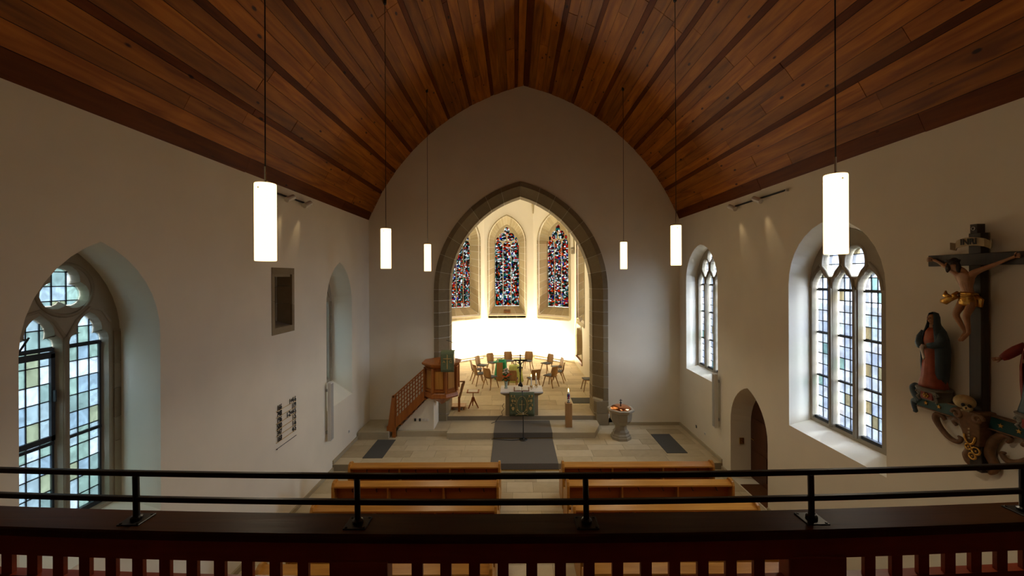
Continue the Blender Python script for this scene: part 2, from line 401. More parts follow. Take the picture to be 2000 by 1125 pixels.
def glaze(P, root, poly, w, cols, row0, rowh, glass, lead=0.011, name='pane'):
    """leaded panes (one object each) in an opening, with the lead lattice that holds them"""
    us = [p[0] for p in poly]; vs = [p[1] for p in poly]; u0, u1, v0, v1 = min(us), max(us), min(vs), max(vs)
    cu = [u0+(u1-u0)*i/cols for i in range(cols+1)]
    cv = [v0-0.001]; z = row0
    while z < v1-0.03:
        if z > v0+0.03: cv.append(z)
        z += rowh
    cv.append(v1+0.001); cu[0] -= 0.001; cu[-1] += 0.001
    for i in range(cols):
        for j in range(len(cv)-1):
            q = clip(poly, cu[i]+0.003, cu[i+1]-0.003, cv[j]+0.003, cv[j+1]-0.003)
            if q: MB().prism([P.p(u, v, w) for u, v in q], [P.p(u, v, w+0.005) for u, v in q]).build(name, glass, root)
    mb = MB()
    for c in cu[1:-1]:
        for a, b in span(poly, 0, c): pbox(mb, P, c-lead/2, c+lead/2, a, b, w-0.006, w+0.011)
    for c in cv[1:-1]:
        for a, b in span(poly, 1, c): pbox(mb, P, a, b, c-lead/2, c+lead/2, w-0.006, w+0.011)
    if mb.v: mb.build('lead_lattice', 'dark_iron', root)

# ------------------------------------------------------------------ the nave: size and walls
XL, XR, AX, D = -4.69, 5.31, 0.31, 13.2
YB = -6.0
EAVE = 6.76
Z1, Z2, Z3 = 0.17, 0.34, 0.48
PL = Plane((XL, 0, 0), (0, 1, 0), (-1, 0, 0))
PR = Plane((XR, 0, 0), (0, 1, 0), (1, 0, 0))
def circ3(a, b, c):
    (x1,y1),(x2,y2),(x3,y3) = a, b, c
    d = 2*(x1*(y2-y3)+x2*(y3-y1)+x3*(y1-y2))
    ux = ((x1*x1+y1*y1)*(y2-y3)+(x2*x2+y2*y2)*(y3-y1)+(x3*x3+y3*y3)*(y1-y2))/d
    uy = ((x1*x1+y1*y1)*(x3-x2)+(x2*x2+y2*y2)*(x1-x3)+(x3*x3+y3*y3)*(x2-x1))/d
    return ux, uy, math.hypot(x1-ux, y1-uy)
CX, CZ, CR = circ3((5.0, EAVE), (3.12, 9.46), (0.0, 11.1))
TA = math.atan2(EAVE-CZ, 5.0-CX); TB = math.atan2(11.1-CZ, 0-CX)
def vault(s, side, dr=0.0):
    t = TA+(TB-TA)*s
    return AX+side*(CX+(CR+dr)*math.cos(t)), CZ+(CR+dr)*math.sin(t)
def vault_z(x):
    r = abs(x-AX); return CZ+math.sqrt(max(0, CR*CR-(r-CX)**2))

# window outlines (u = distance into the nave)
W1i, W1o = pointed(3.87, 5.42, 1.90, 4.22, 5.38), pointed(4.14, 5.46, 2.05, 4.22, 5.36)
W2i, W2o = pointed(10.2, 11.8, 1.62, 4.25, 5.37), pointed(10.42, 11.76, 2.05, 4.22, 5.36)
W3i, W3o = pointed(5.86, 7.94, 2.06, 4.78, 5.90), pointed(6.25, 7.95, 2.19, 4.74, 5.78)
W4i, W4o = pointed(10.72, 12.68, 2.10, 4.78, 5.86), pointed(11.05, 12.80, 2.22, 4.74, 5.78)
NICi = [(7.90, 3.84), (8.70, 3.84), (8.70, 5.16), (7.90, 5.16)]
NICo = [(8.03, 4.05), (8.57, 4.05), (8.57, 4.98), (8.03, 4.98)]
DORi, DORo = pointed(8.62, 10.10, 0.0, 1.40, 2.39), pointed(8.70, 10.10, 0.0, 1.32, 2.28)
def wallrect(z0=-0.3): return [(YB, z0), (D+0.4, z0), (D+0.4, EAVE+0.05), (YB, EAVE+0.05)]

def door_ring(mb, P, outer, hin, hout, w0, w1): slab(mb, P, outer, hin, hout, w0, w1)
mb = MB(); slab(mb, PL, wallrect(), [ccw(W1i), ccw(W2i), ccw(NICi)], [ccw(W1o), ccw(W2o), ccw(NICo)], 0, 0.62)
tag(mb.build('wall_left', 'plaster'), 'white plastered nave wall on the left with two window recesses', 'wall', kind='structure')
mb = MB()
DORi2 = [(u, max(v, -0.02)) for u, v in DORi]; DORo2 = [(u, max(v, -0.02)) for u, v in DORo]
slab(mb, PR, wallrect(), [ccw(W3i), ccw(W4i), ccw(DORi2)], [ccw(W3o), ccw(W4o), ccw(DORo2)], 0, 0.50)
tag(mb.build('wall_right', 'plaster'), 'white plastered nave wall on the right with a door recess', 'wall', kind='structure')

# end wall with the chancel arch opening and the vault outline
ARC = 0.20
def arch_pts(a, z0, zs, h, n=16):
    """right jamb foot -> apex -> left jamb foot, as (u, v), with a matching parameterisation for every a"""
    r = [(ARC+x, zs+z) for x, z in arc_h(a, h, n, 1)]; l = [(ARC+x, zs+z) for x, z in arc_h(a, h, n, -1)]
    jr = [(ARC+a, z0+(zs-z0)*i/10) for i in range(10)]; jl = [(ARC-a, z0+(zs-z0)*i/10) for i in range(10)]
    return jr+r+l[::-1][1:]+jl[::-1]
ZS = 4.5
OUT = arch_pts(2.80, Z1, ZS, 3.52); INN = arch_pts(2.35, Z1, ZS, 3.10)
PE = Plane((0, D, 0), (1, 0, 0), (0, 1, 0))
prof = [(XL-0.3, -0.3), (XR+0.3, -0.3), (XR+0.3, EAVE)] + [vault(i/16, 1, 0.15) for i in range(17)] + [vault(1-i/16, -1, 0.15) for i in range(1, 17)] + [(XL-0.3, EAVE)]
hole = [(u, v) for u, v in arch_pts(2.74, -0.2, ZS, 3.46)]
mb = MB(); slab(mb, PE, ccw(prof), [ccw(hole)], [ccw(hole)], 0.0, 0.8)
tag(mb.build('wall_end', 'plaster'), 'white gable wall above and beside the stone chancel arch', 'wall', kind='structure')
mb = MB(); slab(mb, Plane((0, YB, 0), (1, 0, 0), (0, -1, 0)), ccw(prof), [], [], 0, 0.3)
tag(mb.build('wall_back', 'plaster'), 'plastered wall behind the gallery at the back of the nave', 'wall', kind='structure')

# chancel arch: one stone per course, mortar bed behind
trim = thing('trim_1', 'brown sandstone pointed chancel arch of dressed blocks', 'arch', (0, D, 0), kind='structure')
def asec(i, square=False):
    o, n_ = Vector(OUT[i]), Vector(INN[i])
    pr = [(0, -0.03), (0.34, -0.03), (0.88, 0.26), (1, 0.30), (1, 0.80), (0, 0.80)] if not square else [(0, -0.05), (0.85, -0.05), (1.0, 0.06), (1, 0.30), (1, 0.80), (0, 0.80)]
    out = []
    for s, w in pr:
        q = o.lerp(n_, s); out.append(Vector((q.x, w, q.y)))
    return out
def lerp_sec(a, b, t): return [p.lerp(q, t) for p, q in zip(a, b)]
def sec_at(t, square=False):
    i = min(int(t), len(OUT)-2); return lerp_sec(asec(i, square), asec(i+1, square), t-i)
NT = len(OUT)-1
def bed(k):
    s = sec_at(k, k <= 1.7 or k >= NT-1.7); c = sum(s, Vector())/6
    return [p + (c-p)*0.05 for p in s]
mb = MB(); mb.sweep([bed(NT*i/80) for i in range(81)]); mb.build('mortar_bed', 'mortar', trim)
courses = [0.0, 0.9, 1.8, 2.75, 3.6, 4.6, 5.5, 6.5, 7.4, 8.4, 9.3, 10.2]
tt = 10.2
while tt < NT/2-1.2: tt += 2.0+random.uniform(-0.15, 0.15); courses.append(min(tt, NT/2))
if NT/2-courses[-1] > 0.05: courses[-1] = NT/2
cs = courses + [NT-c for c in courses[::-1]][1:]
for a, b in zip(cs[:-1], cs[1:]):
    g = 0.022; sq = b <= 1.9 or a >= NT-1.9
    k = max(2, int((b-a)*2)); MB().sweep([sec_at(a+g+(b-a-2*g)*i/k, sq) for i in range(k+1)]).build('arch_block', 'arch_stone', trim)

# ------------------------------------------------------------------ ceiling: every board an object
mb = MB()
ring = [vault(i/20, -1, 0.06) for i in range(21)] + [vault(1-i/20, 1, 0.06) for i in range(1, 21)]
ring2 = [vault(i/20, -1, 0.16) for i in range(21)] + [vault(1-i/20, 1, 0.16) for i in range(1, 21)]
poly = ring + ring2[::-1]
mb.prism([(x, YB, z) for x, z in poly], [(x, D+0.3, z) for x, z in poly])
ceil = mb.build('ceiling', 'ceiling_void'); tag(ceil, 'dark wooden barrel vault ceiling boarded lengthwise', 'ceiling', kind='structure')
unit = {k: MB().box(-0.5, 0.5, -0.5, 0.5, -0.5, 0.5).mesh('ceiling_board', k) for k in ('ceiling_board', 'ceiling_dark_board')}
arc = abs(TB-TA)*CR
for side in (-1, 1):
    pos = 0.0; idx = 0; rows = []
    first = True
    while pos < arc-0.02:
        dark = idx % 4 == 0
        wd = (0.11 if dark else 0.235)*random.uniform(0.9, 1.1)
        if first: wd = 0.30; first = False
        if arc-pos-wd < 0.08: wd = arc-pos
        rows.append((pos, wd, dark or idx < 1)); pos += wd; idx += 1
    for pos, wd, dark in rows:
        s = (pos+wd/2)/arc; x, z = vault(s, side, 0.03 if dark else 0.022); t = TA+(TB-TA)*s
        nrm = Vector((side*math.cos(t), 0, math.sin(t))); tang = Vector((-nrm.z, 0, nrm.x))
        cut = random.uniform(3.8, 8.0); cut2 = cut+random.uniform(2.6, 4.6)
        ends = [YB, cut] + ([cut2] if cut2 < D-0.8 else []) + [D]
        for a, b in zip(ends[:-1], ends[1:]):
            o = bpy.data.objects.new('ceiling_board', unit['ceiling_dark_board' if dark else 'ceiling_board']); COL.objects.link(o); o.parent = ceil
            dr = random.uniform(-0.004, 0.004)
            M_ = Matrix((tang, Vector((0, 1, 0)), nrm)).transposed().to_4x4()
            M_.translation = Vector((x, (a+b)/2, z)) + nrm*dr
            o.matrix_world = M_ @ Matrix.Diagonal((wd-0.006, b-a-0.008, 0.03, 1))

# ------------------------------------------------------------------ floors
def paving(name, label, x0, x1, y0, y1, z, row, length, mat='floor_stone', shift=0.5, holes=(), limit=300, base=0.25, poly=None):
    root = MB().box(x0, x1, y0, y1, z-base, z-0.012).build(name, 'floor_joint'); tag(root, label, 'floor', kind='structure')
    y = y0; n = 0
    while y < y1-0.03:
        h = row*random.uniform(0.85, 1.15)
        if y1-y-h < row*0.4: h = y1-y
        x = x0 - random.uniform(0, length*0.9)
        while x < x1:
            l = length*random.uniform(0.65, 1.3)
            a, b = max(x, x0), min(x+l, x1)
            if b-a > 0.05 and n < limit:
                e = 0.003; dz = random.uniform(-0.0015, 0.0015)
                MB().box(a+e, b-e, y+e, y+h-e, z-0.05, z+dz).build('paving_slab', mat, root); n += 1
            x += l
        y += h
    return root
mb = MB().box(XL-0.3, XR+0.9, YB, 4.9, -0.3, 0.0)
tag(mb.build('floor_rear', 'floor_stone'), 'sandstone nave floor under the gallery', 'floor', kind='structure')
paving('floor_nave', 'worn sandstone slabs of the nave floor around the pews', XL, XR, 4.9, 10.5, 0.0, 0.42, 0.75)
tag(MB().box(XR, XR+0.9, 8.5, 10.2, -0.3, -0.001).build('floor_recess', 'floor_stone'), 'stone floor of the small door recess', 'floor', kind='structure')
plat = paving('floor_platform', 'pale sandstone slabs of the raised platform before the arch', XL, XR, 10.5, D+0.02, Z1, 0.40, 0.95)
chf = paving('floor_chancel', 'warm sandstone slab floor of the chancel behind the altar', -3.9, 3.6, D+0.0, 23.4, Z3, 0.52, 1.05, base=0.5)
st = MB().prism([(-2.03-0.0, 12.12, Z1), (2.36, 12.12, Z1), (2.62, 12.75, Z1), (2.62, D+0.02, Z1), (-2.03, D+0.02, Z1)], [(-2.03, 12.12, Z2), (2.36, 12.12, Z2), (2.62, 12.75, Z2), (2.62, D+0.02, Z2), (-2.03, D+0.02, Z2)]).build('floor_step', 'step_stone')
tag(st, 'wide stone step under the grey carpet before the altar', 'step', kind='structure')
tag(MB().box(-3.55, -2.035, 12.30, D+0.02, Z1, Z2-0.002).build('floor_step', 'step_stone'), 'long stone step below the white pulpit base', 'step', kind='structure')
tag(MB().box(-4.66, -3.75, 12.10, D-0.01, Z1+0.001, Z1+0.21).build('floor_step', 'step_stone'), 'stone block step at the foot of the pulpit stair', 'step', kind='structure')
for s_, xw, lab in ((1, XL, 'left'), (-1, XR, 'right')):
    mb = MB()
    for a, b, z0 in ((YB, 8.6 if lab == 'right' else 10.5, 0.0), (10.1 if lab == 'right' else 10.49, 10.5, 0.0), (10.5, D, Z1)):
        if b-a > 0.1: mb.box(min(xw, xw+s_*0.035), max(xw, xw+s_*0.035), a, b, z0, z0+0.09)
    tag(mb.build('baseboard_'+lab, 'step_stone'), 'low stone skirting along the %s nave wall' % lab, 'baseboard', kind='structure')
tag(MB().box(3.02, XR-0.035, D-0.035, D, Z1, Z1+0.09).build('baseboard_end', 'step_stone'), 'low stone skirting behind the baptismal font', 'baseboard', kind='structure')
tag(MB().box(-60, 60, -50, 80, -0.6, -0.45).build('ground', 'lawn'), 'green lawn outside the church windows', 'lawn', kind='structure')

# ------------------------------------------------------------------ nave windows
def trefoil(c, e, r, n=30, rot=PI/2):
    out = []
    for i in range(n):
        th = 2*PI*i/n+rot; k = round((th-rot)/(2*PI/3)); ph = th-rot-k*2*PI/3
        R = e*math.cos(ph)+math.sqrt(max(0, r*r-(e*math.sin(ph))**2)); out.append((c[0]+R*math.cos(th), c[1]+R*math.sin(th)))
    return out
def cusped(u0, u1, v0, vs, h):
    a = (u1-u0)/2; c = (u0+u1)/2
    half = [(1, 0), (1.0, .14), (.93, .27), (.78, .35), (.58, .34), (.52, .32), (.56, .42), (.58, .54), (.52, .68), (.36, .83), (.17, .94)]
    return [(u0, v0), (u1, v0)] + [(c+x*a, vs+y*h) for x, y in half] + [(c, vs+h)] + [(c-x*a, vs+y*h) for x, y in half[::-1]]
def vesica(c, a, up, dn, n=7):
    pts = []
    for i in range(n): t = i/n; pts.append((c[0]+a*math.cos(t*PI/2)**0.75, c[1]+up*math.sin(t*PI/2)))
    pts.append((c[0], c[1]+up))
    q = [(2*c[0]-x, y) for x, y in pts[:-1][::-1]]
    low = [(c[0]-a*math.cos(t*PI/2/n)**0.75, c[1]-dn*math.sin(t*PI/2/n)) for t in range(1, n)]
    low2 = [(2*c[0]-x, y) for x, y in low[::-1]]
    return pts+q+low+[(c[0], c[1]-dn)]+low2
def tracery(root, P, outer, holes, wf, wb, mat, ch=0.04):
    mb = MB(); outer = ccw(outer); hs = [ccw(h) for h in holes]
    slab(mb, P, outer, [grow(h, ch) for h in hs], hs, wf, wb)
    return mb.build('tracery', mat, root)

def left_window(name, P, du, label, detail=True):
    root = thing(name, label, 'window', (0, 0, 0), kind='structure')
    u = lambda x: x+du
    out = pointed(4.12+du, 5.48+du, 2.0, 4.22, 5.37)
    hA, hB = cusped(u(4.34), u(4.73), 2.12, 4.15, 0.36), cusped(u(4.87), u(5.27), 2.12, 4.15, 0.36)
    tf = trefoil((u(4.80), 4.83), 0.125, 0.125)
    tracery(root, P, out, [hA, hB, tf], 0.57, 0.68, 'tracery_stone', 0.035)
    mb = MB(); mb.tube([P.p(u(4.80)+0.305*math.cos(2*PI*i/28), 4.83+0.305*math.sin(2*PI*i/28), 0.57) for i in range(29)], 0.022, 6, caps=False); mb.build('tracery_ring', 'tracery_stone', root, True)
    mb = MB(); mb.tube([P.p(u(4.80), z, 0.575) for z in (2.0, 3.0, 4.28)], 0.032, 8); mb.build('mullion', 'tracery_stone', root, True)
    for s in (-1, 1):
        mb = MB(); mb.tube([P.p(u(4.80), 4.25, 0.573), P.p(u(4.80+s*0.12), 4.46, 0.573), P.p(u(4.80+s*0.27), 4.60, 0.573), P.p(u(4.80+s*0.42), 4.56, 0.573), P.p(u(4.80+s*0.53), 4.40, 0.573)], 0.02, 6); mb.build('tracery_roll', 'tracery_stone', root, True)
    z = 2.0
    while z < 4.3:                                  # jamb stones
        h = random.uniform(0.30, 0.46); pbox(MB(), P, u(5.365), u(5.475), z, min(z+h, 4.3)-0.008, 0.555, 0.60).build('jamb_stone', 'tracery_stone', root)
        pbox(MB(), P, u(4.13), u(4.245), z, min(z+h, 4.3)-0.008, 0.555, 0.60).build('jamb_stone', 'tracery_stone', root); z += h
    for hh in (hA, hB): glaze(P, root, ccw(hh), 0.655, 3, 2.12, 0.205, 'cool_glass')
    glaze(P, root, ccw(tf), 0.655, 3, 4.70, 0.17, 'cool_glass')
    for a, b in ((4.34, 4.73), (4.87, 5.27)):
        for zz in (3.05, 4.13): pbox(MB(), P, u(a), u(b), zz, zz+0.035, 0.63, 0.668).build('saddle_bar', 'dark_iron', root)
        pbox(MB(), P, u(b)-0.022, u(b), 2.12, 4.15, 0.635, 0.665).build('glazing_frame', 'dark_iron', root)
        pbox(MB(), P, u(a), u(b), 2.10, 2.16, 0.61, 0.67).build('sill_bar', 'dark_iron', root)
    mb = MB(); a, b = u(4.34), u(4.73)              # opening casement in the nearer light
    for q in ((a, b, 3.10, 3.16), (a, b, 4.05, 4.12), (b-0.04, b, 3.1, 4.1), (a, a+0.04, 3.1, 4.1)): pbox(mb, P, *q, 0.62, 0.65)
    cm = mb.build('casement', 'dark_iron', root)
    mb = MB(); mb.tube([P.p(u(4.36), 4.12, 0.63), P.p(u(4.46), 4.32, 0.6)], 0.010, 6); mb.build('casement_stay', 'dark_iron', cm)
    mb = MB(); pbox(mb, P, b-0.03, b-0.015, 3.55, 3.68, 0.585, 0.62); mb.build('casement_handle', 'dark_iron', cm)
    portal(P, u(4.2), u(5.45), 2.05, 5.3, 0.72)
left_window('window_1', PL, 0.0, 'tall two-light window with trefoil top in the left wall, nearest the gallery')
left_window('window_2', PL, 6.28, 'two-light window seen edge-on near the pulpit corner of the left wall')

def right_window(name, P, lights, out, label, w):
    root = thing(name, label, 'window', (0, 0, 0), kind='structure')
    holes = [pointed(c-0.178, c+0.178, 2.27, 4.70, 5.02, 6) for c in lights]
    m1, m2 = (lights[0]+lights[1])/2, (lights[1]+lights[2])/2
    ves = [vesica((m1, 5.18), 0.165, 0.24, 0.21), vesica((m2, 5.18), 0.165, 0.24, 0.21)]
    top = vesica((lights[1], 5.53), 0.105, 0.13, 0.13)
    tracery(root, P, out, holes+ves+[top], w, w+0.15, 'tracery_stone', 0.04)
    for q in (m1, m2):
        mb = MB(); mb.tube([P.p(q, z, w-0.01) for z in (2.22, 3.4, 4.76)], 0.034, 8); mb.build('mullion', 'tracery_stone', root, True)
    for c in lights:
        for s in (-1, 1):
            pts = [(p[0], p[1]) for p in [(c+s*0.24, 4.72), (c+s*0.215, 4.88), (c+s*0.13, 5.03), (c, 5.16)]]
            mb = MB(); mb.tube([P.p(x, z, w) for x, z in pts], 0.026, 6); mb.build('tracery_roll', 'tracery_stone', root, True)
    for v in ves:
        g = grow(ccw(v), 0.055); g.append(g[0])
        mb = MB(); mb.tube([P.p(x, z, w) for x, z in g], 0.022, 6, False); mb.build('tracery_roll', 'tracery_stone', root, True)
    for h in holes: glaze(P, root, ccw(h), w+0.09, 3, 2.27, 0.2036, 'pale_glass', 0.015)
    for h in ves: glaze(P, root, ccw(h), w+0.09, 2, 5.16, 0.16, 'pale_glass', 0.014)
    glaze(P, root, ccw(top), w+0.09, 2, 5.5, 0.3, 'pale_glass')
    for c in lights:
        for zz in (3.07, 3.88, 4.69): pbox(MB(), P, c-0.178, c+0.178, zz-0.016, zz+0.016, w+0.06, w+0.11).build('saddle_bar', 'dark_iron', root)
        pbox(MB(), P, c-0.20, c+0.20, 2.22, 2.29, w+0.03, w+0.12).build('sill_bar', 'dark_iron', root)
    us = [p[0] for p in out]; portal(P, min(us)+0.05, max(us)-0.05, 2.2, 5.75, w+0.2)
right_window('window_3', PR, [7.675, 7.165, 6.62], pointed(6.22, 7.97, 2.15, 4.74, 5.80), 'bright three-light leaded window in the right wall beside the crucifix', 0.42)
right_window('window_4', PR, [12.45, 11.93, 11.40], pointed(11.02, 12.80, 2.18, 4.74, 5.80), 'bright three-light leaded window in the right wall near the font corner', 0.38)

# stone niche in the left wall
ni = thing('trim_2', 'square stone-framed niche in the left wall below the pendant lamp', 'niche', (0,0,0), kind='structure')
mb = MB()
fr = [('lintel', 7.90, 8.70, 5.03, 5.16), ('sill_stone', 7.90, 8.70, 3.84, 3.97), ('jamb_stone', 7.90, 7.99, 3.97, 4.50), ('jamb_stone', 7.90, 7.99, 4.505, 5.03), ('jamb_stone', 8.61, 8.70, 3.97, 4.40), ('jamb_stone', 8.61, 8.70, 4.405, 5.03)]
for nm, a, b, c, d in fr: pbox(MB(), PL, a, b, c, d, -0.012, 0.03).build(nm, 'arch_stone', ni)
for k, (w0, w1) in enumerate(((0.03, 0.30), (0.305, 0.55))):
    for (a, b) in ((3.97, 4.42), (4.425, 4.78), (4.785, 5.03)): pbox(MB(), PL, 8.61-0.06*k, 8.68, a, b, w0, w1).build('reveal_stone', 'arch_stone', ni)
    pbox(MB(), PL, 7.92, 7.99+0.06*k, 3.97, 5.03, w0, w1).build('reveal_stone', 'arch_stone', ni)
pbox(MB(), PL, 7.92, 8.68, 4.98, 5.04, 0.03, 0.58).build('reveal_stone', 'arch_stone', ni)
for (a, b) in ((3.97, 4.50), (4.505, 5.03)): pbox(MB(), PL, 7.95, 8.65, a, b, 0.55, 0.60).build('back_stone', 'arch_stone', ni)
MB().prism([PL.p(8.0, 3.90, 0.0), PL.p(8.6, 3.90, 0.0), PL.p(8.6, 3.975, 0.02), PL.p(8.0, 3.975, 0.02)], [PL.p(8.0, 3.9, 0.55), PL.p(8.6, 3.9, 0.55), PL.p(8.6, 4.12, 0.55), PL.p(8.0, 4.12, 0.55)]).build('sloped_sill', 'tracery_stone', ni)

# door in the right wall recess
dr = thing('door_1', 'dark brown pointed wooden door in the right wall recess', 'door', (0,0,0), kind='structure')
P = PR
slab(mbd := MB(), P, ccw(pointed(8.68, 10.12, 0.0, 1.32, 2.30)), [], [], 0.50, 0.56); mbd.build('door_leaf', 'door_wood', dr)
for a, b in ((8.80, 9.36), (9.44, 10.0)):
    pbox(MB(), P, a, b, 0.15, 0.72, 0.48, 0.50).build('door_panel', 'door_wood', dr, bevel=0.012)
    pbox(MB(), P, a, b, 0.88, 1.5, 0.48, 0.50).build('door_panel', 'door_wood', dr, bevel=0.012)
mb = MB(); mb.tube([P.p(9.95, 1.0, 0.50), P.p(9.95, 1.0, 0.43), P.p(9.84, 1.0, 0.43)], 0.011, 6); mb.build('door_handle', 'brass', dr)
tag(MB().box(5.34, 5.82, 8.72, 9.72, 0.0, 0.014).build('door_mat', 'brown_mat'), 'reddish brown mat on the floor before the side door', 'mat')
sw = thing('switch_box', 'small brass switch box on the door recess wall', 'switch', (5.57, 10.085, 0.90))
MB().box(-0.055, 0.055, -0.018, 0.01, -0.075, 0.075).build('plate', 'brass', sw, bevel=0.004)
for dz in (-0.025, 0.03): MB().box(-0.018, 0.018, -0.028, -0.017, dz-0.012, dz+0.012).build('toggle', 'leather', sw)

# ------------------------------------------------------------------ chancel: walls, vault, stained windows
CP = [(-3.7, D+0.6), (-3.7, 21.2), (-1.70, 23.0), (1.06, 23.0), (3.10, 21.2), (3.2, D+0.6)]
ZT = 10.3
def facet(i):
    a = Vector((*CP[i], 0)); b = Vector((*CP[i+1], 0)); U = (b-a).normalized(); W = Vector((-U.y, U.x, 0))
    return Plane(a, U, W), (b-a).length
cw_names = ['wall_chancel_left', 'wall_apse_left', 'wall_apse', 'wall_apse_right', 'wall_chancel_right']
cw_lab = ['cream chancel wall hidden behind the pulpit pier', 'cream apse wall left of the middle stained window', 'cream apse wall with the middle stained window', 'cream apse wall right of the middle stained window', 'cream chancel wall beside the right arch pier with a stone niche']
def swin(c): return (pointed(c-1.05, c+1.05, 2.80, 6.90, 8.42, 12), pointed(c-0.72, c+0.72, 3.27, 6.90, 7.97, 12))
nich = lambda u0, u1: (pointed(u0, u1, 0.95, 2.1, 2.95, 8), pointed(u0+0.12, u1-0.12, 1.2, 2.1, 2.85, 8))
stained = []
for i in range(5):
    P, ln = facet(i); hin = []; hout = []
    if i in (1, 2, 3):
        c = ln/2 + (-0.11 if i == 2 else 0); a, b = swin(c); hin.append(ccw(a)); hout.append(ccw(b)); stained.append((P, c))
    if i == 4:
        a, b = swin(1.75); hin.append(ccw(a)); hout.append(ccw(b)); stained.append((P, 1.75))
        a, b = nich(0.30, 2.20)
        a = pointed(0.35, 2.15, 0.92, 2.0, 2.62, 8); b = pointed(0.5, 2.0, 1.1, 2.0, 2.55, 8); hin.append(ccw(a)); hout.append(ccw(b))
    mb = MB(); slab(mb, P, [(-0.02, 0.0), (ln+0.02, 0.0), (ln+0.02, ZT), (-0.02, ZT)], hin, hout, 0, 0.5)
    tag(mb.build(cw_names[i], 'chancel_plaster'), cw_lab[i], 'wall', kind='structure')
mb = MB(); cp = [(-4.4, D+0.5), (-4.4, 21.8), (-1.9, 23.8), (1.3, 23.8), (3.9, 21.8), (3.9, D+0.5)]
mb.prism([(x, y, ZT) for x, y in cp], [(x, y, ZT+0.2) for x, y in cp])
tag(mb.build('ceiling_chancel', 'chancel_plaster'), 'cream plastered vault over the apse', 'ceiling', kind='structure')
rib_apex = Vector((-0.35, 19.6, 10.25))
for (x, y), zb, lab in zip(CP[1:5], (6.5, 8.5, 8.5, 6.45), ('left apse wall corner', 'corner left of the middle stained window', 'corner right of the middle stained window', 'corner beside the right chancel wall')):
    rb = thing('vault_rib', 'stone vault rib rising from the %s' % lab, 'rib', (0, 0, 0), kind='structure')
    c = Vector((x, y, zb)); inward = (Vector((-0.35, 18.6, 0))-Vector((x, y, 0))).normalized()
    pts = [c+inward*(0.02+0.16*(k/8)**1.5+ (k/8)**3*2.3) + Vector((0, 0, (ZT-zb)*(1-(1-k/8)**1.6))) for k in range(9)]
    MB().tube(pts, [0.03+0.06*min(1, k/2) for k in range(9)], 6).build('rib', 'apse_stone', rb)
    if zb < 7: MB().lathe([(0.02, -0.34), (0.10, -0.32), (0.10, -0.12), (0.13, -0.08), (0.13, 0.0), (0.07, 0.02)], c+inward*0.10, 8).build('corbel', 'tracery_stone', rb)
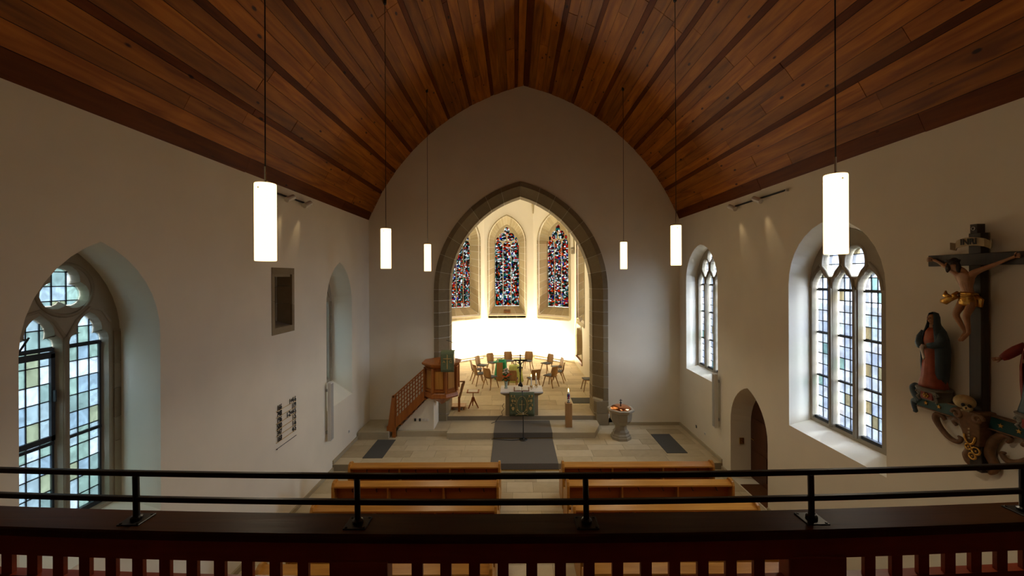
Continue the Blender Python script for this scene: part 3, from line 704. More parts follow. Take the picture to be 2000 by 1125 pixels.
# stained windows with stone surrounds, course by course
slabels = ['stained glass window left of the middle apse window', 'middle stained glass window of the apse, fully in view', 'stained glass window right of the middle apse window', 'narrow edge-on window in the right chancel wall']
def loop_pts(c, a, v0, vs, h, n=12):
    r = [(c+x, vs+z) for x, z in arc_h(a, max(h, a), n, 1)]; l = [(c+x, vs+z) for x, z in arc_h(a, max(h, a), n, -1)]
    return [(c+a, v0+(vs-v0)*i/12) for i in range(12)]+r+l[::-1][1:]+[(c-a, v0+(vs-v0)*i/12) for i in range(12)][::-1]
for k, (P, c) in enumerate(stained):
    root = thing('window_%d' % (5+k), slabels[k], 'window', (0,0,0), kind='structure')
    O_ = loop_pts(c, 1.09, 2.80, 6.90, 1.56); I_ = loop_pts(c, 0.72, 3.27, 6.90, 1.07); n = len(O_)-1
    def ssec(t, shrink=0.0):
        i = min(int(t), n-1); f = t-i
        o = Vector(O_[i]).lerp(Vector(O_[i+1]), f); q = Vector(I_[i]).lerp(Vector(I_[i+1]), f); m_ = o.lerp(q, 0.16)
        s = shrink
        return [P.p(o.x, o.y, -0.025+s), P.p(m_.x, m_.y, -0.025+s), P.p(m_.x, m_.y, 0.04+s), P.p(q.x, q.y, 0.42+s), P.p(q.x, q.y, 0.50+s), P.p(o.x, o.y, 0.50+s)]
    MB().sweep([ssec(n*i/60, 0.008) for i in range(61)]).build('mortar_bed', 'mortar', root)
    t = 0.0; cuts = [0.0]
    while t < n/2-0.8: t += random.uniform(1.0, 1.5); cuts.append(min(t, n/2))
    cuts[-1] = n/2; cuts = cuts+[n-x for x in cuts[::-1]][1:]
    for a, b in zip(cuts[:-1], cuts[1:]):
        g = 0.03; MB().sweep([ssec(a+g), ssec((2*a+b)/3), ssec((a+2*b)/3), ssec(b-g)]).build('surround_stone', 'apse_stone', root)
    for j in range(4):                                     # sloping sill
        u0, u1 = c-1.05+2.1*j/4, c-1.05+2.1*(j+1)/4; i0, i1 = c-0.72+1.44*j/4, c-0.72+1.44*(j+1)/4
        MB().prism([P.p(u0+.006, 2.62, -0.03), P.p(u1-.006, 2.62, -0.03), P.p(u1-.006, 2.76, -0.03), P.p(u0+.006, 2.76, -0.03)], [P.p(i0+.006, 2.7, 0.46), P.p(i1-.006, 2.7, 0.46), P.p(i1-.006, 3.27, 0.46), P.p(i0+.006, 3.27, 0.46)]).build('sill_stone', 'apse_stone', root)
    pbox(MB(), P, c-1.09, c+1.09, 2.66, 2.80, -0.03, 0.0).build('sill_ledge', 'apse_stone', root)
    lights = [(c-0.68, c-0.245), (c-0.215, c+0.215), (c+0.245, c+0.68)]
    holes = [pointed(a, b, 3.30, 6.75, 7.0, 6) for a, b in lights]
    ups = [vesica((c-0.23, 7.20), 0.20, 0.27, 0.19), vesica((c+0.23, 7.20), 0.20, 0.27, 0.19), vesica((c, 7.56), 0.15, 0.24, 0.17), vesica((c-0.53, 7.06), 0.085, 0.16, 0.10), vesica((c+0.53, 7.06), 0.085, 0.16, 0.10)]
    tracery(root, P, pointed(c-0.74, c+0.74, 3.25, 6.90, 8.0, 12), holes+ups, 0.44, 0.50, 'apse_stone', 0.008)
    for h in holes:
        us = [p[0] for p in h]; zs = [3.30, 3.95, 4.6, 5.25, 5.9, 6.5, 7.1]
        for z0, z1 in zip(zs[:-1], zs[1:]):
            q = clip(ccw(h), min(us)-.01, max(us)+.01, z0+0.012, z1-0.012)
            if q: MB().prism([P.p(x, z, 0.475) for x, z in q], [P.p(x, z, 0.48) for x, z in q]).build('stained_pane', 'stained_glass', root)
        for z0 in zs[1:-1]: pbox(MB(), P, min(us), max(us), z0-0.014, z0+0.014, 0.46, 0.49).build('saddle_bar', 'dark_iron', root)
    for h in ups: MB().prism([P.p(x, z, 0.475) for x, z in h], [P.p(x, z, 0.48) for x, z in h]).build('stained_pane', 'stained_glass', root)
    if k == 1:
        for j in range(3): pbox(MB(), P, c-0.19, c+0.19, 2.93+0.07*j, 2.97+0.07*j, 0.06+0.06*j, 0.12+0.06*j).build('vent_slat', 'leather', root)
# niche in the right chancel wall
P, ln = facet(4)
nr = thing('trim_3', 'pointed stone niche low in the right chancel wall', 'niche', (0,0,0), kind='structure')
O_ = loop_pts(1.25, 0.95, 0.86, 2.0, 0.98, 8); I_ = loop_pts(1.25, 0.80, 1.0, 2.0, 0.84, 8); n = len(O_)-1
def nsec(t):
    i = min(int(t), n-1); f = t-i; o = Vector(O_[i]).lerp(Vector(O_[i+1]), f); q = Vector(I_[i]).lerp(Vector(I_[i+1]), f)
    return [P.p(o.x, o.y, -0.03), P.p(q.x, q.y, 0.03), P.p(q.x, q.y, 0.48), P.p(o.x, o.y, 0.1)]
for j in range(10): MB().sweep([nsec(n*j/10+0.03), nsec(n*(j+0.5)/10), nsec(n*(j+1)/10-0.03)]).build('surround_stone', 'apse_stone', nr)
pbox(MB(), P, 0.3, 2.2, 0.8, 3.0, 0.46, 0.52).build('back_panel', 'door_wood', nr)
pbox(MB(), P, 0.3, 2.2, 0.80, 0.95, -0.04, 0.46).build('niche_sill', 'leather', nr)
tag(MB().box(-6, 6, 24.2, 24.3, -0.5, -0.4).build('ground_apse', 'lawn'), 'strip of lawn behind the apse', 'lawn', kind='structure')

# floor washers that light the apse wall
def washer(c, ang, ln, lab, power):
    r = thing('floor_washer', lab, 'lamp', (c[0], c[1], Z3), ang, 'floor washers along the apse wall')
    MB().box(-ln/2, ln/2, -0.05, 0.05, 0, 0.07).build('housing', 'white_plastic', r)
    MB().box(-ln/2+.02, ln/2-.02, -0.035, 0.035, 0.07, 0.074).build('lens', 'washer_glow', r)
    ld = bpy.data.lights.new('washer_light', 'AREA'); ld.shape = 'RECTANGLE'; ld.size = ln; ld.size_y = 0.12; ld.energy = power; ld.color = (1.0, 0.88, 0.66)
    o = bpy.data.objects.new('washer_light', ld); COL.objects.link(o); o.parent = r; o.location = (0, 0, 0.12); o.rotation_euler = (math.radians(180-8), 0, 0)
washer((-0.32, 22.55), 0, 1.9, 'low floor washer along the middle apse wall', CHANCEL)
washer((1.80, 21.85), math.radians(-41.4), 1.9, 'low floor washer along the right apse wall', CHANCEL)
washer((-2.45, 21.85), math.radians(42), 1.9, 'low floor washer along the left apse wall', CHANCEL)

# ------------------------------------------------------------------ pendant lamps
def pendant(x, y, zb, lab):
    L = 0.71; r = thing('pendant_lamp', lab, 'lamp', (x, y, zb), 0, 'white tube pendant lamps')
    zc = vault_z(x)-zb
    MB().lathe([(0.03, 0.0), (0.088, 0.0), (0.091, 0.01), (0.091, L-0.01), (0.088, L), (0.085, L), (0.085, 0.02), (0.03, 0.02)], (0,0,0), 28).build('shade', 'lamp_glow', r, True)
    MB().lathe([(0.02, L-0.06), (0.085, L-0.05), (0.085, L-0.045), (0.02, L-0.04)], (0,0,0), 20).build('top_disc', 'white_plastic', r)
    MB().tube([(0, 0, L-0.05), (0, 0, L+0.16)], 0.009, 8).build('suspension_rod', 'chrome', r)
    MB().tube([(0, 0, L+0.16), (0.003, 0, zc*0.5), (0, 0, zc)], 0.0055, 6).build('cord', 'black_metal', r)
    MB().lathe([(0.026, -0.035), (0.03, -0.02), (0.03, 0.05)], (0, 0, zc-0.02), 14).build('ceiling_rose', 'dark_iron', r)
    for a in (0.4, 2.5, 4.6): MB().ball((0.092*math.cos(a), 0.092*math.sin(a), L-0.05), 0.007, 6, 4).build('shade_screw', 'chrome', r)
    ld = bpy.data.lights.new('pendant_uplight', 'SPOT'); ld.energy = UPLIGHT; ld.color = (1.0, 0.72, 0.38); ld.spot_size = math.radians(128); ld.spot_blend = 0.55; ld.shadow_soft_size = 0.09
    o = bpy.data.objects.new('pendant_uplight', ld); COL.objects.link(o); o.parent = r; o.location = (0, 0, L+0.02); o.rotation_euler = (PI, 0, 0)
    ld = bpy.data.lights.new('pendant_downlight', 'SPOT'); ld.energy = DOWNLIGHT; ld.color = (1.0, 0.86, 0.62); ld.spot_size = math.radians(126); ld.spot_blend = 0.75; ld.shadow_soft_size = 0.08
    o = bpy.data.objects.new('pendant_downlight', ld); COL.objects.link(o); o.parent = r; o.location = (0, 0, -0.02)
for y, nm in ((3.77, 'nearest'), (7.3, 'middle'), (10.8, 'farthest')):
    pendant(AX-2.60, y, 5.115, 'glowing white tube pendant lamp, %s of the left row' % nm)
    pendant(AX+2.57, y-0.10*(nm == 'nearest'), 5.15, 'glowing white tube pendant lamp, %s of the right row' % nm)

# spot tracks under the eaves
def track(P, u0, u1, heads, lab, sgn):
    r = thing('spotlight_track', lab, 'spotlight', (0,0,0))
    MB().prism([P.p(u0, 6.60, -0.03), P.p(u1, 6.60, -0.03), P.p(u1, 6.63, -0.03), P.p(u0, 6.63, -0.03)], [P.p(u0, 6.60, -0.06), P.p(u1, 6.60, -0.06), P.p(u1, 6.63, -0.06), P.p(u0, 6.63, -0.06)]).build('rail', 'dark_iron', r)
    for u in (u0, (u0+u1)/2, u1): pbox(MB(), P, u-0.03, u+0.03, 6.59, 6.64, -0.05, 0).build('bracket', 'white_plastic', r)
    for u in heads:
        a = P.p(u+0.10, 6.63, -0.14); b = P.p(u-0.10, 6.53, -0.10)
        h = MB().tube([a, b], 0.055, 10).build('spot_head', 'white_plastic', r)
        MB().tube([P.p(u, 6.61, -0.05), P.p(u, 6.58, -0.12)], 0.012, 6).build('arm', 'white_plastic', h)
        ld = bpy.data.lights.new('track_spot', 'SPOT'); ld.energy = 7; ld.color = (1, 0.74, 0.4); ld.spot_size = math.radians(34); ld.spot_blend = 0.8; ld.shadow_soft_size = 0.03
        o = bpy.data.objects.new('track_spot', ld); COL.objects.link(o); o.location = P.p(u, 6.5, -0.16)
        d = (P.p(u-0.35, 5.6, 0.0)-o.location).normalized(); o.rotation_euler = d.to_track_quat('-Z', 'Y').to_euler(); o.parent = r
track(PL, 7.95, 9.35, (8.35, 9.05), 'two white spotlights on a rail under the left eaves', 1)
track(PR, 7.95, 9.75, (8.75, 9.75), 'two white spotlights on a rail under the right eaves', -1)

# column speakers
def speaker(P, u, z0, z1, lab):
    r = thing('column_speaker', lab, 'speaker', P.p(u, z0, 0), group='column speakers on the nave walls')
    c = P.p(u, z0, 0)
    def lb(mb, a, b, z, zz, w0, w1):
        q0 = P.p(u+a, 0, w0)-Vector((c.x, c.y, 0)); q1 = P.p(u+b, 0, w1)-Vector((c.x, c.y, 0))
        return mb.box(min(q0.x, q1.x), max(q0.x, q1.x), min(q0.y, q1.y), max(q0.y, q1.y), z, zz)
    H = z1-z0
    lb(MB(), -0.07, 0.07, 0, H, -0.15, -0.06).build('body', 'white_plastic', r, bevel=0.008)
    lb(MB(), -0.058, 0.058, 0.03, H-0.03, -0.156, -0.149).build('grille', 'speaker_cloth', r)
    for z in (0.2, H-0.2): lb(MB(), -0.03, 0.03, z-0.03, z+0.03, -0.06, 0.0).build('bracket', 'grey_metal', r)
speaker(PL, 10.17, 0.92, 2.36, 'slim pale column speaker below the left wall window')
speaker(PR, 10.66, 1.02, 2.42, 'slim grey column speaker below the right wall window near the door')

# hymn numbers on the left wall
hb = thing('hymn_board', 'black hymn numbers on thin rails on the left wall', 'hymn board', (XL+0.012, 8.02, 1.6))
Mt = Matrix(((0, 0, 1, 0), (1, 0, 0, 0), (0, 1, 0, 0), (0, 0, 0, 1)))       # text x -> +Y, y -> +Z, faces +X
for i, (a, b) in enumerate((('166', '1+4-6'), ('748', '119'), ('196', '1-2+4-5'), ('580', '1-5'), ('347', '1-6'), ('168', '4-5'))):
    z = 0.735-0.1235*i
    text('numerals', a, 0.145, 'black_print', hb, Matrix.Translation((0.004, 0.02, z+0.008)) @ Mt, 0.78, 0.004, 'LEFT', 0.0015)
    text('numerals', b, 0.145, 'black_print', hb, Matrix.Translation((0.004, 0.72, z+0.008)) @ Mt, 0.78, 0.004, 'RIGHT', 0.0015)
    MB().box(-0.010, 0.004, 0, 0.74, z-0.004, z).build('rail', 'gold_thread', hb)
MB().box(-0.010, 0.003, 0, 0.74, -0.007, -0.003).build('rail', 'dark_iron', hb)
MB().ball((0.006, 0.01, -0.006), 0.012, 6, 4).build('rail_knob', 'dark_iron', hb)

# ------------------------------------------------------------------ pews
def make_pew(W):
    r = thing('pew', '', 'pew', (0,0,0), 0, 'varnished wooden pews')
    ep = [(-0.16, 0), (0.50, 0), (0.50, 0.46), (0.46, 0.56), (0.30, 0.60), (0.14, 0.72), (0.08, 0.90), (0.02, 0.965), (-0.06, 0.98), (-0.13, 0.95), (-0.165, 0.88)]
    for x0 in (0, W-0.05): MB().prism([(x0, y, z) for y, z in ep], [(x0+0.05, y, z) for y, z in ep]).build('end_panel', 'pew_wood', r, bevel=0.01)
    bp = lambda z: 0.10-0.12*z/0.9
    MB().prism([(0.05, bp(.12), .12), (0.05, bp(.88), .88), (0.05, bp(.88)+.025, .88), (0.05, bp(.12)+.025, .12)], [(W-.05, bp(.12), .12), (W-.05, bp(.88), .88), (W-.05, bp(.88)+.025, .88), (W-.05, bp(.12)+.025, .12)]).build('back_panel', 'pew_back_wood', r)
    MB().prism([(0.05, -0.15, .862), (0.05, -0.15, .892), (0.05, 0.02, .925), (0.05, 0.04, .90), (0.05, 0.0, .87)], [(W-.05, -0.15, .862), (W-.05, -0.15, .892), (W-.05, 0.02, .925), (W-.05, 0.04, .90), (W-.05, 0.0, .87)]).build('top_rail', 'pew_wood', r)
    MB().box(0.05, W-.05, -0.17, 0.06, .475, .50).build('book_shelf', 'pew_wood', r)
    for k in (1, 2): MB().box(W*k/3-.015, W*k/3+.015, -0.12, 0.03, .50, .865).build('divider', 'pew_wood', r)
    for k in range(3):
        for q in (0.3, 0.75):
            x = 0.05+(W-.1)*(k+q)/3; y = bp(.78)
            MB().tube([(x, y, .79), (x, y-.035, .785), (x+.006, y-.05, .76), (x+.014, y-.04, .735), (x+.02, y-.065, .745)], 0.008, 6).build('coat_hook', 'black_metal', r)
    for x in (W/3, 2*W/3):
        for dy in (-0.11, -0.05): MB().lathe([(0.007, 0), (0.007, 0.004)], (x, dy, .905-(-dy-0.02)*0.19), 8).build('screw_plug', 'door_wood', r)
    MB().box(0.05, W-.05, 0.05, 0.47, .41, .445).build('seat', 'pew_wood', r)
    MB().box(0.08, W-.08, 0.09, 0.45, .445, .475).build('seat_cushion', 'red_cushion', r, bevel=0.01)
    MB().box(0.05, W-.05, 0.06, 0.09, 0.0, .41).build('seat_support', 'pew_back_wood', r)
    MB().box(0.05, W-.05, -0.25, -0.13, .10, .13).build('kneeler_board', 'pew_wood', r)
    for x in (0.10, W-0.14): MB().box(x, x+.04, -0.24, -0.1, 0, .10).build('kneeler_foot', 'pew_wood', r)
    return r
rows = [8.90, 8.11, 7.27, 6.52, 5.75]
ordn = ['front row', 'second row', 'third row', 'fourth row', 'fifth row']
pew0 = make_pew(3.26)
for side, x0 in (('left', -3.58), ('right', 1.00)):
    for y, nm in zip(rows, ordn):
        o = pew0 if (side == 'left' and y == rows[0]) else copy_tree(pew0)
        o.location = (x0, y, 0); o['label'] = 'varnished wooden pew in the %s on the %s of the aisle' % (nm, side)

# ------------------------------------------------------------------ carpet, mats
cp_ = thing('carpet_runner', 'grey carpet runner down the steps before the altar', 'carpet', (0,0,0))
t = 0.012
pf = [(13.12, Z2), (12.11, Z2), (12.11, Z1), (10.49, Z1), (10.49, 0.03)]
top = [(13.12, Z2+t), (12.11-t, Z2+t), (12.11-t, Z1+t), (10.49-t, Z1+t), (10.49-t, 0.03)]
for i in range(4):
    q = [pf[i], pf[i+1], top[i+1], top[i]]
    a0, a1 = -0.64, 1.10
    MB().prism([(a0, y, z) for y, z in q], [(a1, y, z) for y, z in q]).build('carpet_length', 'carpet', cp_)
MB().box(-0.66, 1.12, 10.455, 10.478, 0.005, 0.03).build('brass_edge', 'brass', cp_)
MB().box(-0.66, 1.12, 12.085, 12.099, Z1+t, Z1+t+0.02).build('brass_edge', 'brass', cp_)
tag(MB().box(-4.05, -3.52, 10.84, 12.06, Z1, Z1+0.012).build('floor_mat', 'dark_mat'), 'dark grey mat below the pulpit stair', 'mat')
tag(MB().box(4.10, 4.66, 11.07, 12.40, Z1, Z1+0.012).build('floor_mat', 'dark_mat'), 'dark grey mat on the platform right of the font', 'mat')
tag(MB().box(2.05, 2.75, 14.45, 15.1, Z3, Z3+0.012).build('floor_mat', 'dark_mat'), 'small dark mat behind the right arch pier', 'mat')

# ------------------------------------------------------------------ baptismal font
fo = thing('baptismal_font', 'octagonal grey stone font with a polished copper lid', 'font', (3.13, 12.14, Z1))
ph = PI/8
MB().lathe([(0.30, 0), (0.30, 0.07), (0.275, 0.10), (0.275, 0.13), (0.235, 0.17), (0.235, 0.22), (0.185, 0.27)], n=8, ph=ph).build('base', 'font_stone', fo)
MB().lathe([(0.175, 0.27), (0.165, 0.40)], n=8, ph=ph).build('stem', 'font_stone', fo)
MB().lathe([(0.17, 0.40), (0.25, 0.46), (0.305, 0.55), (0.325, 0.66), (0.325, 0.78)], n=8, ph=ph).build('bowl', 'font_stone', fo)
MB().lathe([(0.33, 0.78), (0.39, 0.815), (0.40, 0.87), (0.385, 0.885), (0.32, 0.885), (0.31, 0.86), (0.05, 0.86)], n=8, ph=ph).build('rim', 'font_stone', fo)
lid = MB().lathe([(0.30, 0.87), (0.30, 0.885), (0.27, 0.92), (0.21, 0.955), (0.12, 0.98), (0.02, 0.99)], n=32).build('lid', 'copper', fo, True)
MB().lathe([(0.02, 0.985), (0.014, 1.01), (0.03, 1.03), (0.03, 1.05), (0.012, 1.07), (0.01, 1.10)], n=10).build('finial', 'black_metal', lid)
MB().box(-0.04, 0.04, -0.008, 0.008, 1.105, 1.12).box(-0.008, 0.008, -0.008, 0.008, 1.08, 1.15).build('finial_cross', 'black_metal', lid)

# ------------------------------------------------------------------ pulpit
def pulpit():
    r = thing('pulpit', 'octagonal wooden pulpit with lattice stair against the left arch pier', 'pulpit', (-2.25, 12.62, 0))
    def octa(R, z): return [(R*math.cos(PI/8+PI/4*k), R*math.sin(PI/8+PI/4*k), z) for k in range(8)]
    z0, z1 = 1.42, 2.24
    MB().sweep([octa(0.50, z0), octa(0.50, z1)]).build('core', 'pulpit_wood', r)
    MB().sweep([octa(0.50, z1), octa(0.53, z1+0.03), octa(0.61, z1+0.09), octa(0.62, z1+0.13), octa(0.60, z1+0.145)]).build('cornice', 'pulpit_wood', r)
    MB().sweep([octa(0.50, z0+0.10), octa(0.545, z0+0.06), octa(0.56, z0), octa(0.575, z0-0.03), octa(0.57, z0-0.06), octa(0.54, z0-0.08)]).build('base_moulding', 'pulpit_wood', r)
    MB().sweep([octa(0.50, z0-0.08), octa(0.34, z0-0.14), octa(0.16, z0-0.26), octa(0.03, z0-0.36)]).build('pendant_base', 'pulpit_wood', r)
    for k in range(8):
        a0 = PI/8+PI/4*k; a = a0+PI/8; ap = 0.50*math.cos(PI/8)
        nn = Vector((math.cos(a), math.sin(a), 0)); tt_ = Vector((-nn.y, nn.x, 0))
        MB().tube([(0.515*math.cos(a0), 0.515*math.sin(a0), z0+0.1), (0.515*math.cos(a0), 0.515*math.sin(a0), z1)], 0.045, 8).build('corner_post', 'pulpit_wood', r)
        if -0.1 < math.cos(a+PI/2)+1.2 and math.sin(a) < 0.5:
            def pf_(u0, u1, v0, v1, w0, w1, nm, mt, par):
                c = nn*(ap+w0); c2 = nn*(ap+w1)
                f = lambda cc, u, v: tuple(cc+tt_*u+Vector((0, 0, v)))
                return MB().prism([f(c,u0,v0),f(c,u1,v0),f(c,u1,v1),f(c,u0,v1)], [f(c2,u0+.012,v0+.012),f(c2,u1-.012,v0+.012),f(c2,u1-.012,v1-.012),f(c2,u0+.012,v1-.012)]).build(nm, mt, par)
            pf_(-0.125, 0.125, z0+0.20, z1-0.07, -0.01, 0.018, 'face_panel', 'pulpit_panel_wood', r)
            pf_(-0.15, 0.15, z0+0.11, z0+0.165, -0.01, 0.03, 'panel_moulding', 'pulpit_wood', r)
            pf_(-0.15, 0.15, z1-0.05, z1-0.005, -0.01, 0.03, 'panel_moulding', 'pulpit_wood', r)
    # book rest
    MB().prism([(0.0, -0.56, z1+0.14), (0.46, -0.56, z1+0.14), (0.46, -0.30, z1+0.14), (0.0, -0.30, z1+0.14)], [(0.06, -0.52, z1+0.42), (0.44, -0.52, z1+0.42), (0.44, -0.34, z1+0.50), (0.06, -0.34, z1+0.50)]).build('book_rest', 'pulpit_wood', r)
    MB().tube([(0.42, -0.42, z1+0.48), (0.49, -0.42, z1+0.62), (0.46, -0.44, z1+0.74), (0.36, -0.46, z1+0.80), (0.22, -0.48, z1+0.85)], 0.008, 6).build('microphone', 'black_metal', r)
    # stair
    def xz(x, z, y): return (x+2.25, y-12.62, z)
    ya, yb = 12.24, 12.29
    def board(nm, pts, y0, y1, mt='pulpit_wood'): return MB().prism([xz(x, z, y0) for x, z in pts], [xz(x, z, y1) for x, z in pts]).build(nm, mt, r)
    XA, XB = -3.58, -2.72
    ztop = lambda x: 1.40+(x+3.62)*(2.24-1.40)/(0.94)
    zlow = lambda x: 0.72+(x+3.62)*(1.62-0.72)/(0.94)
    zbot = lambda x: 0.40+(x+3.62)*(1.33-0.40)/(0.94)
    board('stringer', [(XA, zbot(XA)), (XB, zbot(XB)), (XB, zlow(XB)), (XA, zlow(XA))], ya-0.005, yb+0.005)
    board('handrail', [(XA-0.07, ztop(XA-0.07)-0.015), (XB, ztop(XB)-0.03), (XB, ztop(XB)+0.03), (XA-0.07, ztop(XA-0.07)+0.04)], ya-0.03, yb+0.03)
    n = 10
    for i in range(n+1):
        x = XA+0.015+(XB-XA-0.03)*i/n
        board('lattice_slat', [(x-0.016, zlow(x-0.016)), (x+0.016, zlow(x+0.016)), (x+0.016, ztop(x+0.016)), (x-0.016, ztop(x-0.016))], ya+0.008, yb-0.012)
    for j in range(1, 6):
        f = j/5.6; zz = lambda x: zlow(x)+(ztop(x)-zlow(x))*f
        board('lattice_slat', [(XA, zz(XA)-0.02), (XB, zz(XB)-0.02), (XB, zz(XB)+0.02), (XA, zz(XA)+0.02)], ya+0.014, yb-0.014, 'pulpit_wood')
    board('newel_post', [(-3.80, 0.50), (-3.60, 0.50), (-3.58, 1.42), (-3.67, 1.42)], ya-0.03, yb+0.03)
    board('newel_foot', [(-3.83, 0.36), (-3.60, 0.36), (-3.60, 0.52), (-3.83, 0.52)], ya-0.04, yb+0.05)
    board('newel_leg', [(-3.67, Z1), (-3.58, Z1), (-3.58, 0.52), (-3.67, 0.52)], ya-0.02, yb+0.03)
    for k in range(6):
        x = XA+0.02+k*0.145; z = 0.55+k*0.15
        MB().box(x+2.25, x+2.25+0.17, yb-12.62, 13.15-12.62, z-0.02, z+0.015).build('stair_tread', 'pulpit_wood', r)
    return r
pulpit()
ub = thing('pulpit_base', 'white plastered wall below the pulpit stair with socket strip', 'wall base', (0,0,0), kind='structure')
MB().prism([(-3.55, 12.38, Z2), (-2.46, 12.38, Z2), (-2.46, 12.38, 1.36), (-2.66, 12.38, 1.28), (-3.50, 12.38, 0.42)], [(-3.55, 13.19, Z2), (-2.46, 13.19, Z2), (-2.46, 13.19, 1.36), (-2.66, 13.19, 1.28), (-3.50, 13.19, 0.42)]).build('plaster_block', 'plaster', ub)
for k, x in enumerate((-3.02, -2.95, -2.88, -2.79, -2.72, -2.65)): MB().box(x-0.028, x+0.028, 12.366, 12.38, 0.61, 0.69).build('socket', 'white_plastic' if k not in (0, 2) else 'dark_iron', ub)
# cloth on the pulpit
pc = thing('pulpit_cloth', 'green pulpit cloth with gold cross and letters', 'cloth', (-1.985, 12.02, 0))
def drape(w, z0, z1, folds, depth, n=16):
    mb = MB(); secs = []
    for j in range(8):
        z = z1+(z0-z1)*j/7
        secs.append([(-w/2+w*i/n, math.sin(i*folds*2*PI/n)*depth*(j/7), z) for i in range(n+1)])
    vs = [p for s in secs for p in s]+[(x, y+0.008, z) for s in secs for x, y, z in s]
    m_ = n+1; K = 8*m_; fs = []
    for j in range(7):
        for i in range(n): fs += [(j*m_+i, j*m_+i+1, (j+1)*m_+i+1, (j+1)*m_+i), (K+j*m_+i, K+(j+1)*m_+i, K+(j+1)*m_+i+1, K+j*m_+i+1)]
    for i in range(n): fs += [(i, K+i, K+i+1, i+1), (7*m_+i, 7*m_+i+1, K+7*m_+i+1, K+7*m_+i)]
    for j in range(7): fs += [(j*m_, (j+1)*m_, K+(j+1)*m_, K+j*m_), (j*m_+n, K+j*m_+n, K+(j+1)*m_+n, (j+1)*m_+n)]
    return mb.add(vs, fs)
dc = drape(0.39, 2.17, 2.76, 1.5, 0.012).build('cloth', 'green_cloth', pc, True)
MB().box(-0.195, 0.195, 0.0, 0.30, 2.755, 2.765).build('cloth_top', 'green_cloth', pc)
MB().box(-0.009, 0.009, -0.018, -0.004, 2.26, 2.68).box(-0.12, 0.12, -0.018, -0.004, 2.55, 2.568).build('embroidered_cross', 'gold_thread', pc)
Mf = Matrix(((1, 0, 0, 0), (0, 0, -1, 0), (0, 1, 0, 0), (0, 0, 0, 1)))       # text facing -Y
text('letter', 'A', 0.11, 'gold_thread', pc, Matrix.Translation((-0.135, -0.014, 2.44)) @ Mf, 1, 0.003, 'LEFT', 0.001)
text('letter', '\u03a9', 0.11, 'gold_thread', pc, Matrix.Translation((0.06, -0.014, 2.44)) @ Mf, 1, 0.003, 'LEFT', 0.001)

# ------------------------------------------------------------------ altar and what stands on it
al = thing('altar', 'sandstone block altar with a moulded top slab', 'altar', (0.215, 13.24, Z3))
HA = 0.775
MB().box(-0.53, 0.53, 0.0, 0.62, 0, HA-0.13).build('block', 'apse_stone', al, bevel=0.01)
MB().prism([(-0.55, -0.02, HA-0.13), (0.55, -0.02, HA-0.13), (0.55, 0.64, HA-0.13), (-0.55, 0.64, HA-0.13)], [(-0.67, -0.07, HA-0.06), (0.67, -0.07, HA-0.06), (0.67, 0.69, HA-0.06), (-0.67, 0.69, HA-0.06)]).build('moulding', 'apse_stone', al)
MB().box(-0.68, 0.68, -0.08, 0.70, HA-0.06, HA).build('top_slab', 'apse_stone', al, bevel=0.008)
ac = thing('altar_cloth', 'white linen cloth lying on the altar top', 'cloth', (0.215, 13.24, Z3+HA))
MB().box(-0.685, 0.685, -0.085, 0.705, 0.0, 0.006).build('top', 'white_cloth', ac)
MB().box(-0.685, 0.685, -0.091, -0.085, -0.035, 0.006).build('front_hem', 'white_cloth', ac)
an = thing('altar_frontal', 'green altar frontal with gold vine embroidery hanging on the altar', 'cloth', (0.215, 13.13, 0))
drape(0.80, Z3+0.01, Z3+HA+0.008, 2, 0.012, 20).build('cloth', 'green_cloth', an, True)
def ring_tube(cx, cz, rx, rz, a0, a1, r, n=20, y=-0.015): return MB().tube([(cx+rx*math.cos(a0+(a1-a0)*i/n), y, cz+rz*math.sin(a0+(a1-a0)*i/n)) for i in range(n+1)], r, 5)
zc = Z3+0.38
ring_tube(0, zc, 0.16, 0.27, 0, 2*PI, 0.006).build('embroidered_ring', 'gold_thread', an)
MB().box(-0.007, 0.007, -0.02, -0.008, zc-0.17, zc+0.14).box(-0.09, 0.09, -0.02, -0.008, zc-0.005, zc+0.008).build('embroidered_cross', 'gold_thread', an)
text('letter', 'P', 0.13, 'gold_thread', an, Matrix.Translation((-0.012, -0.016, zc+0.04)) @ Mf, 0.8, 0.003)
for s in (-1, 1):
    MB().tube([(s*x, -0.016, z) for x, z in ((0.0, Z3+0.08), (0.1, Z3+0.10), (0.18, Z3+0.16), (0.20, zc), (0.16, zc+0.14), (0.22, zc+0.24), (0.33, zc+0.22))], 0.006, 5).build('embroidered_vine', 'gold_thread', an)
    MB().tube([(s*x, -0.016, z) for x, z in ((0.19, zc), (0.27, zc+0.05), (0.36, zc+0.02))], 0.005, 5).build('embroidered_vine', 'gold_thread', an)
    MB().tube([(s*x, -0.016, z) for x, z in ((0.0, Z3+0.06), (0.12, Z3+0.075), (0.2, Z3+0.05))], 0.006, 5).build('embroidered_vine', 'gold_thread', an)
    for (x, z, q) in ((0.30, zc+0.13, 0.05), (0.22, zc+0.12, 0.035), (0.28, zc-0.12, 0.06), (0.33, zc+0.28, 0.035), (0.14, zc-0.17, 0.03), (0.34, zc-0.02, 0.03), (0.24, zc+0.28, 0.03)):
        MB().prism([(s*x+q*c, -0.008, z+q*d) for c, d in ((0, -1.2), (0.7, -0.3), (0.75, 0.5), (0, 0.9), (-0.75, 0.5), (-0.7, -0.3))], [(s*x+q*c, -0.02, z+q*d) for c, d in ((0, -1.2), (0.7, -0.3), (0.75, 0.5), (0, 0.9), (-0.75, 0.5), (-0.7, -0.3))]).build('embroidered_leaf', 'gold_thread', an)
ZA = Z3+HA+0.006
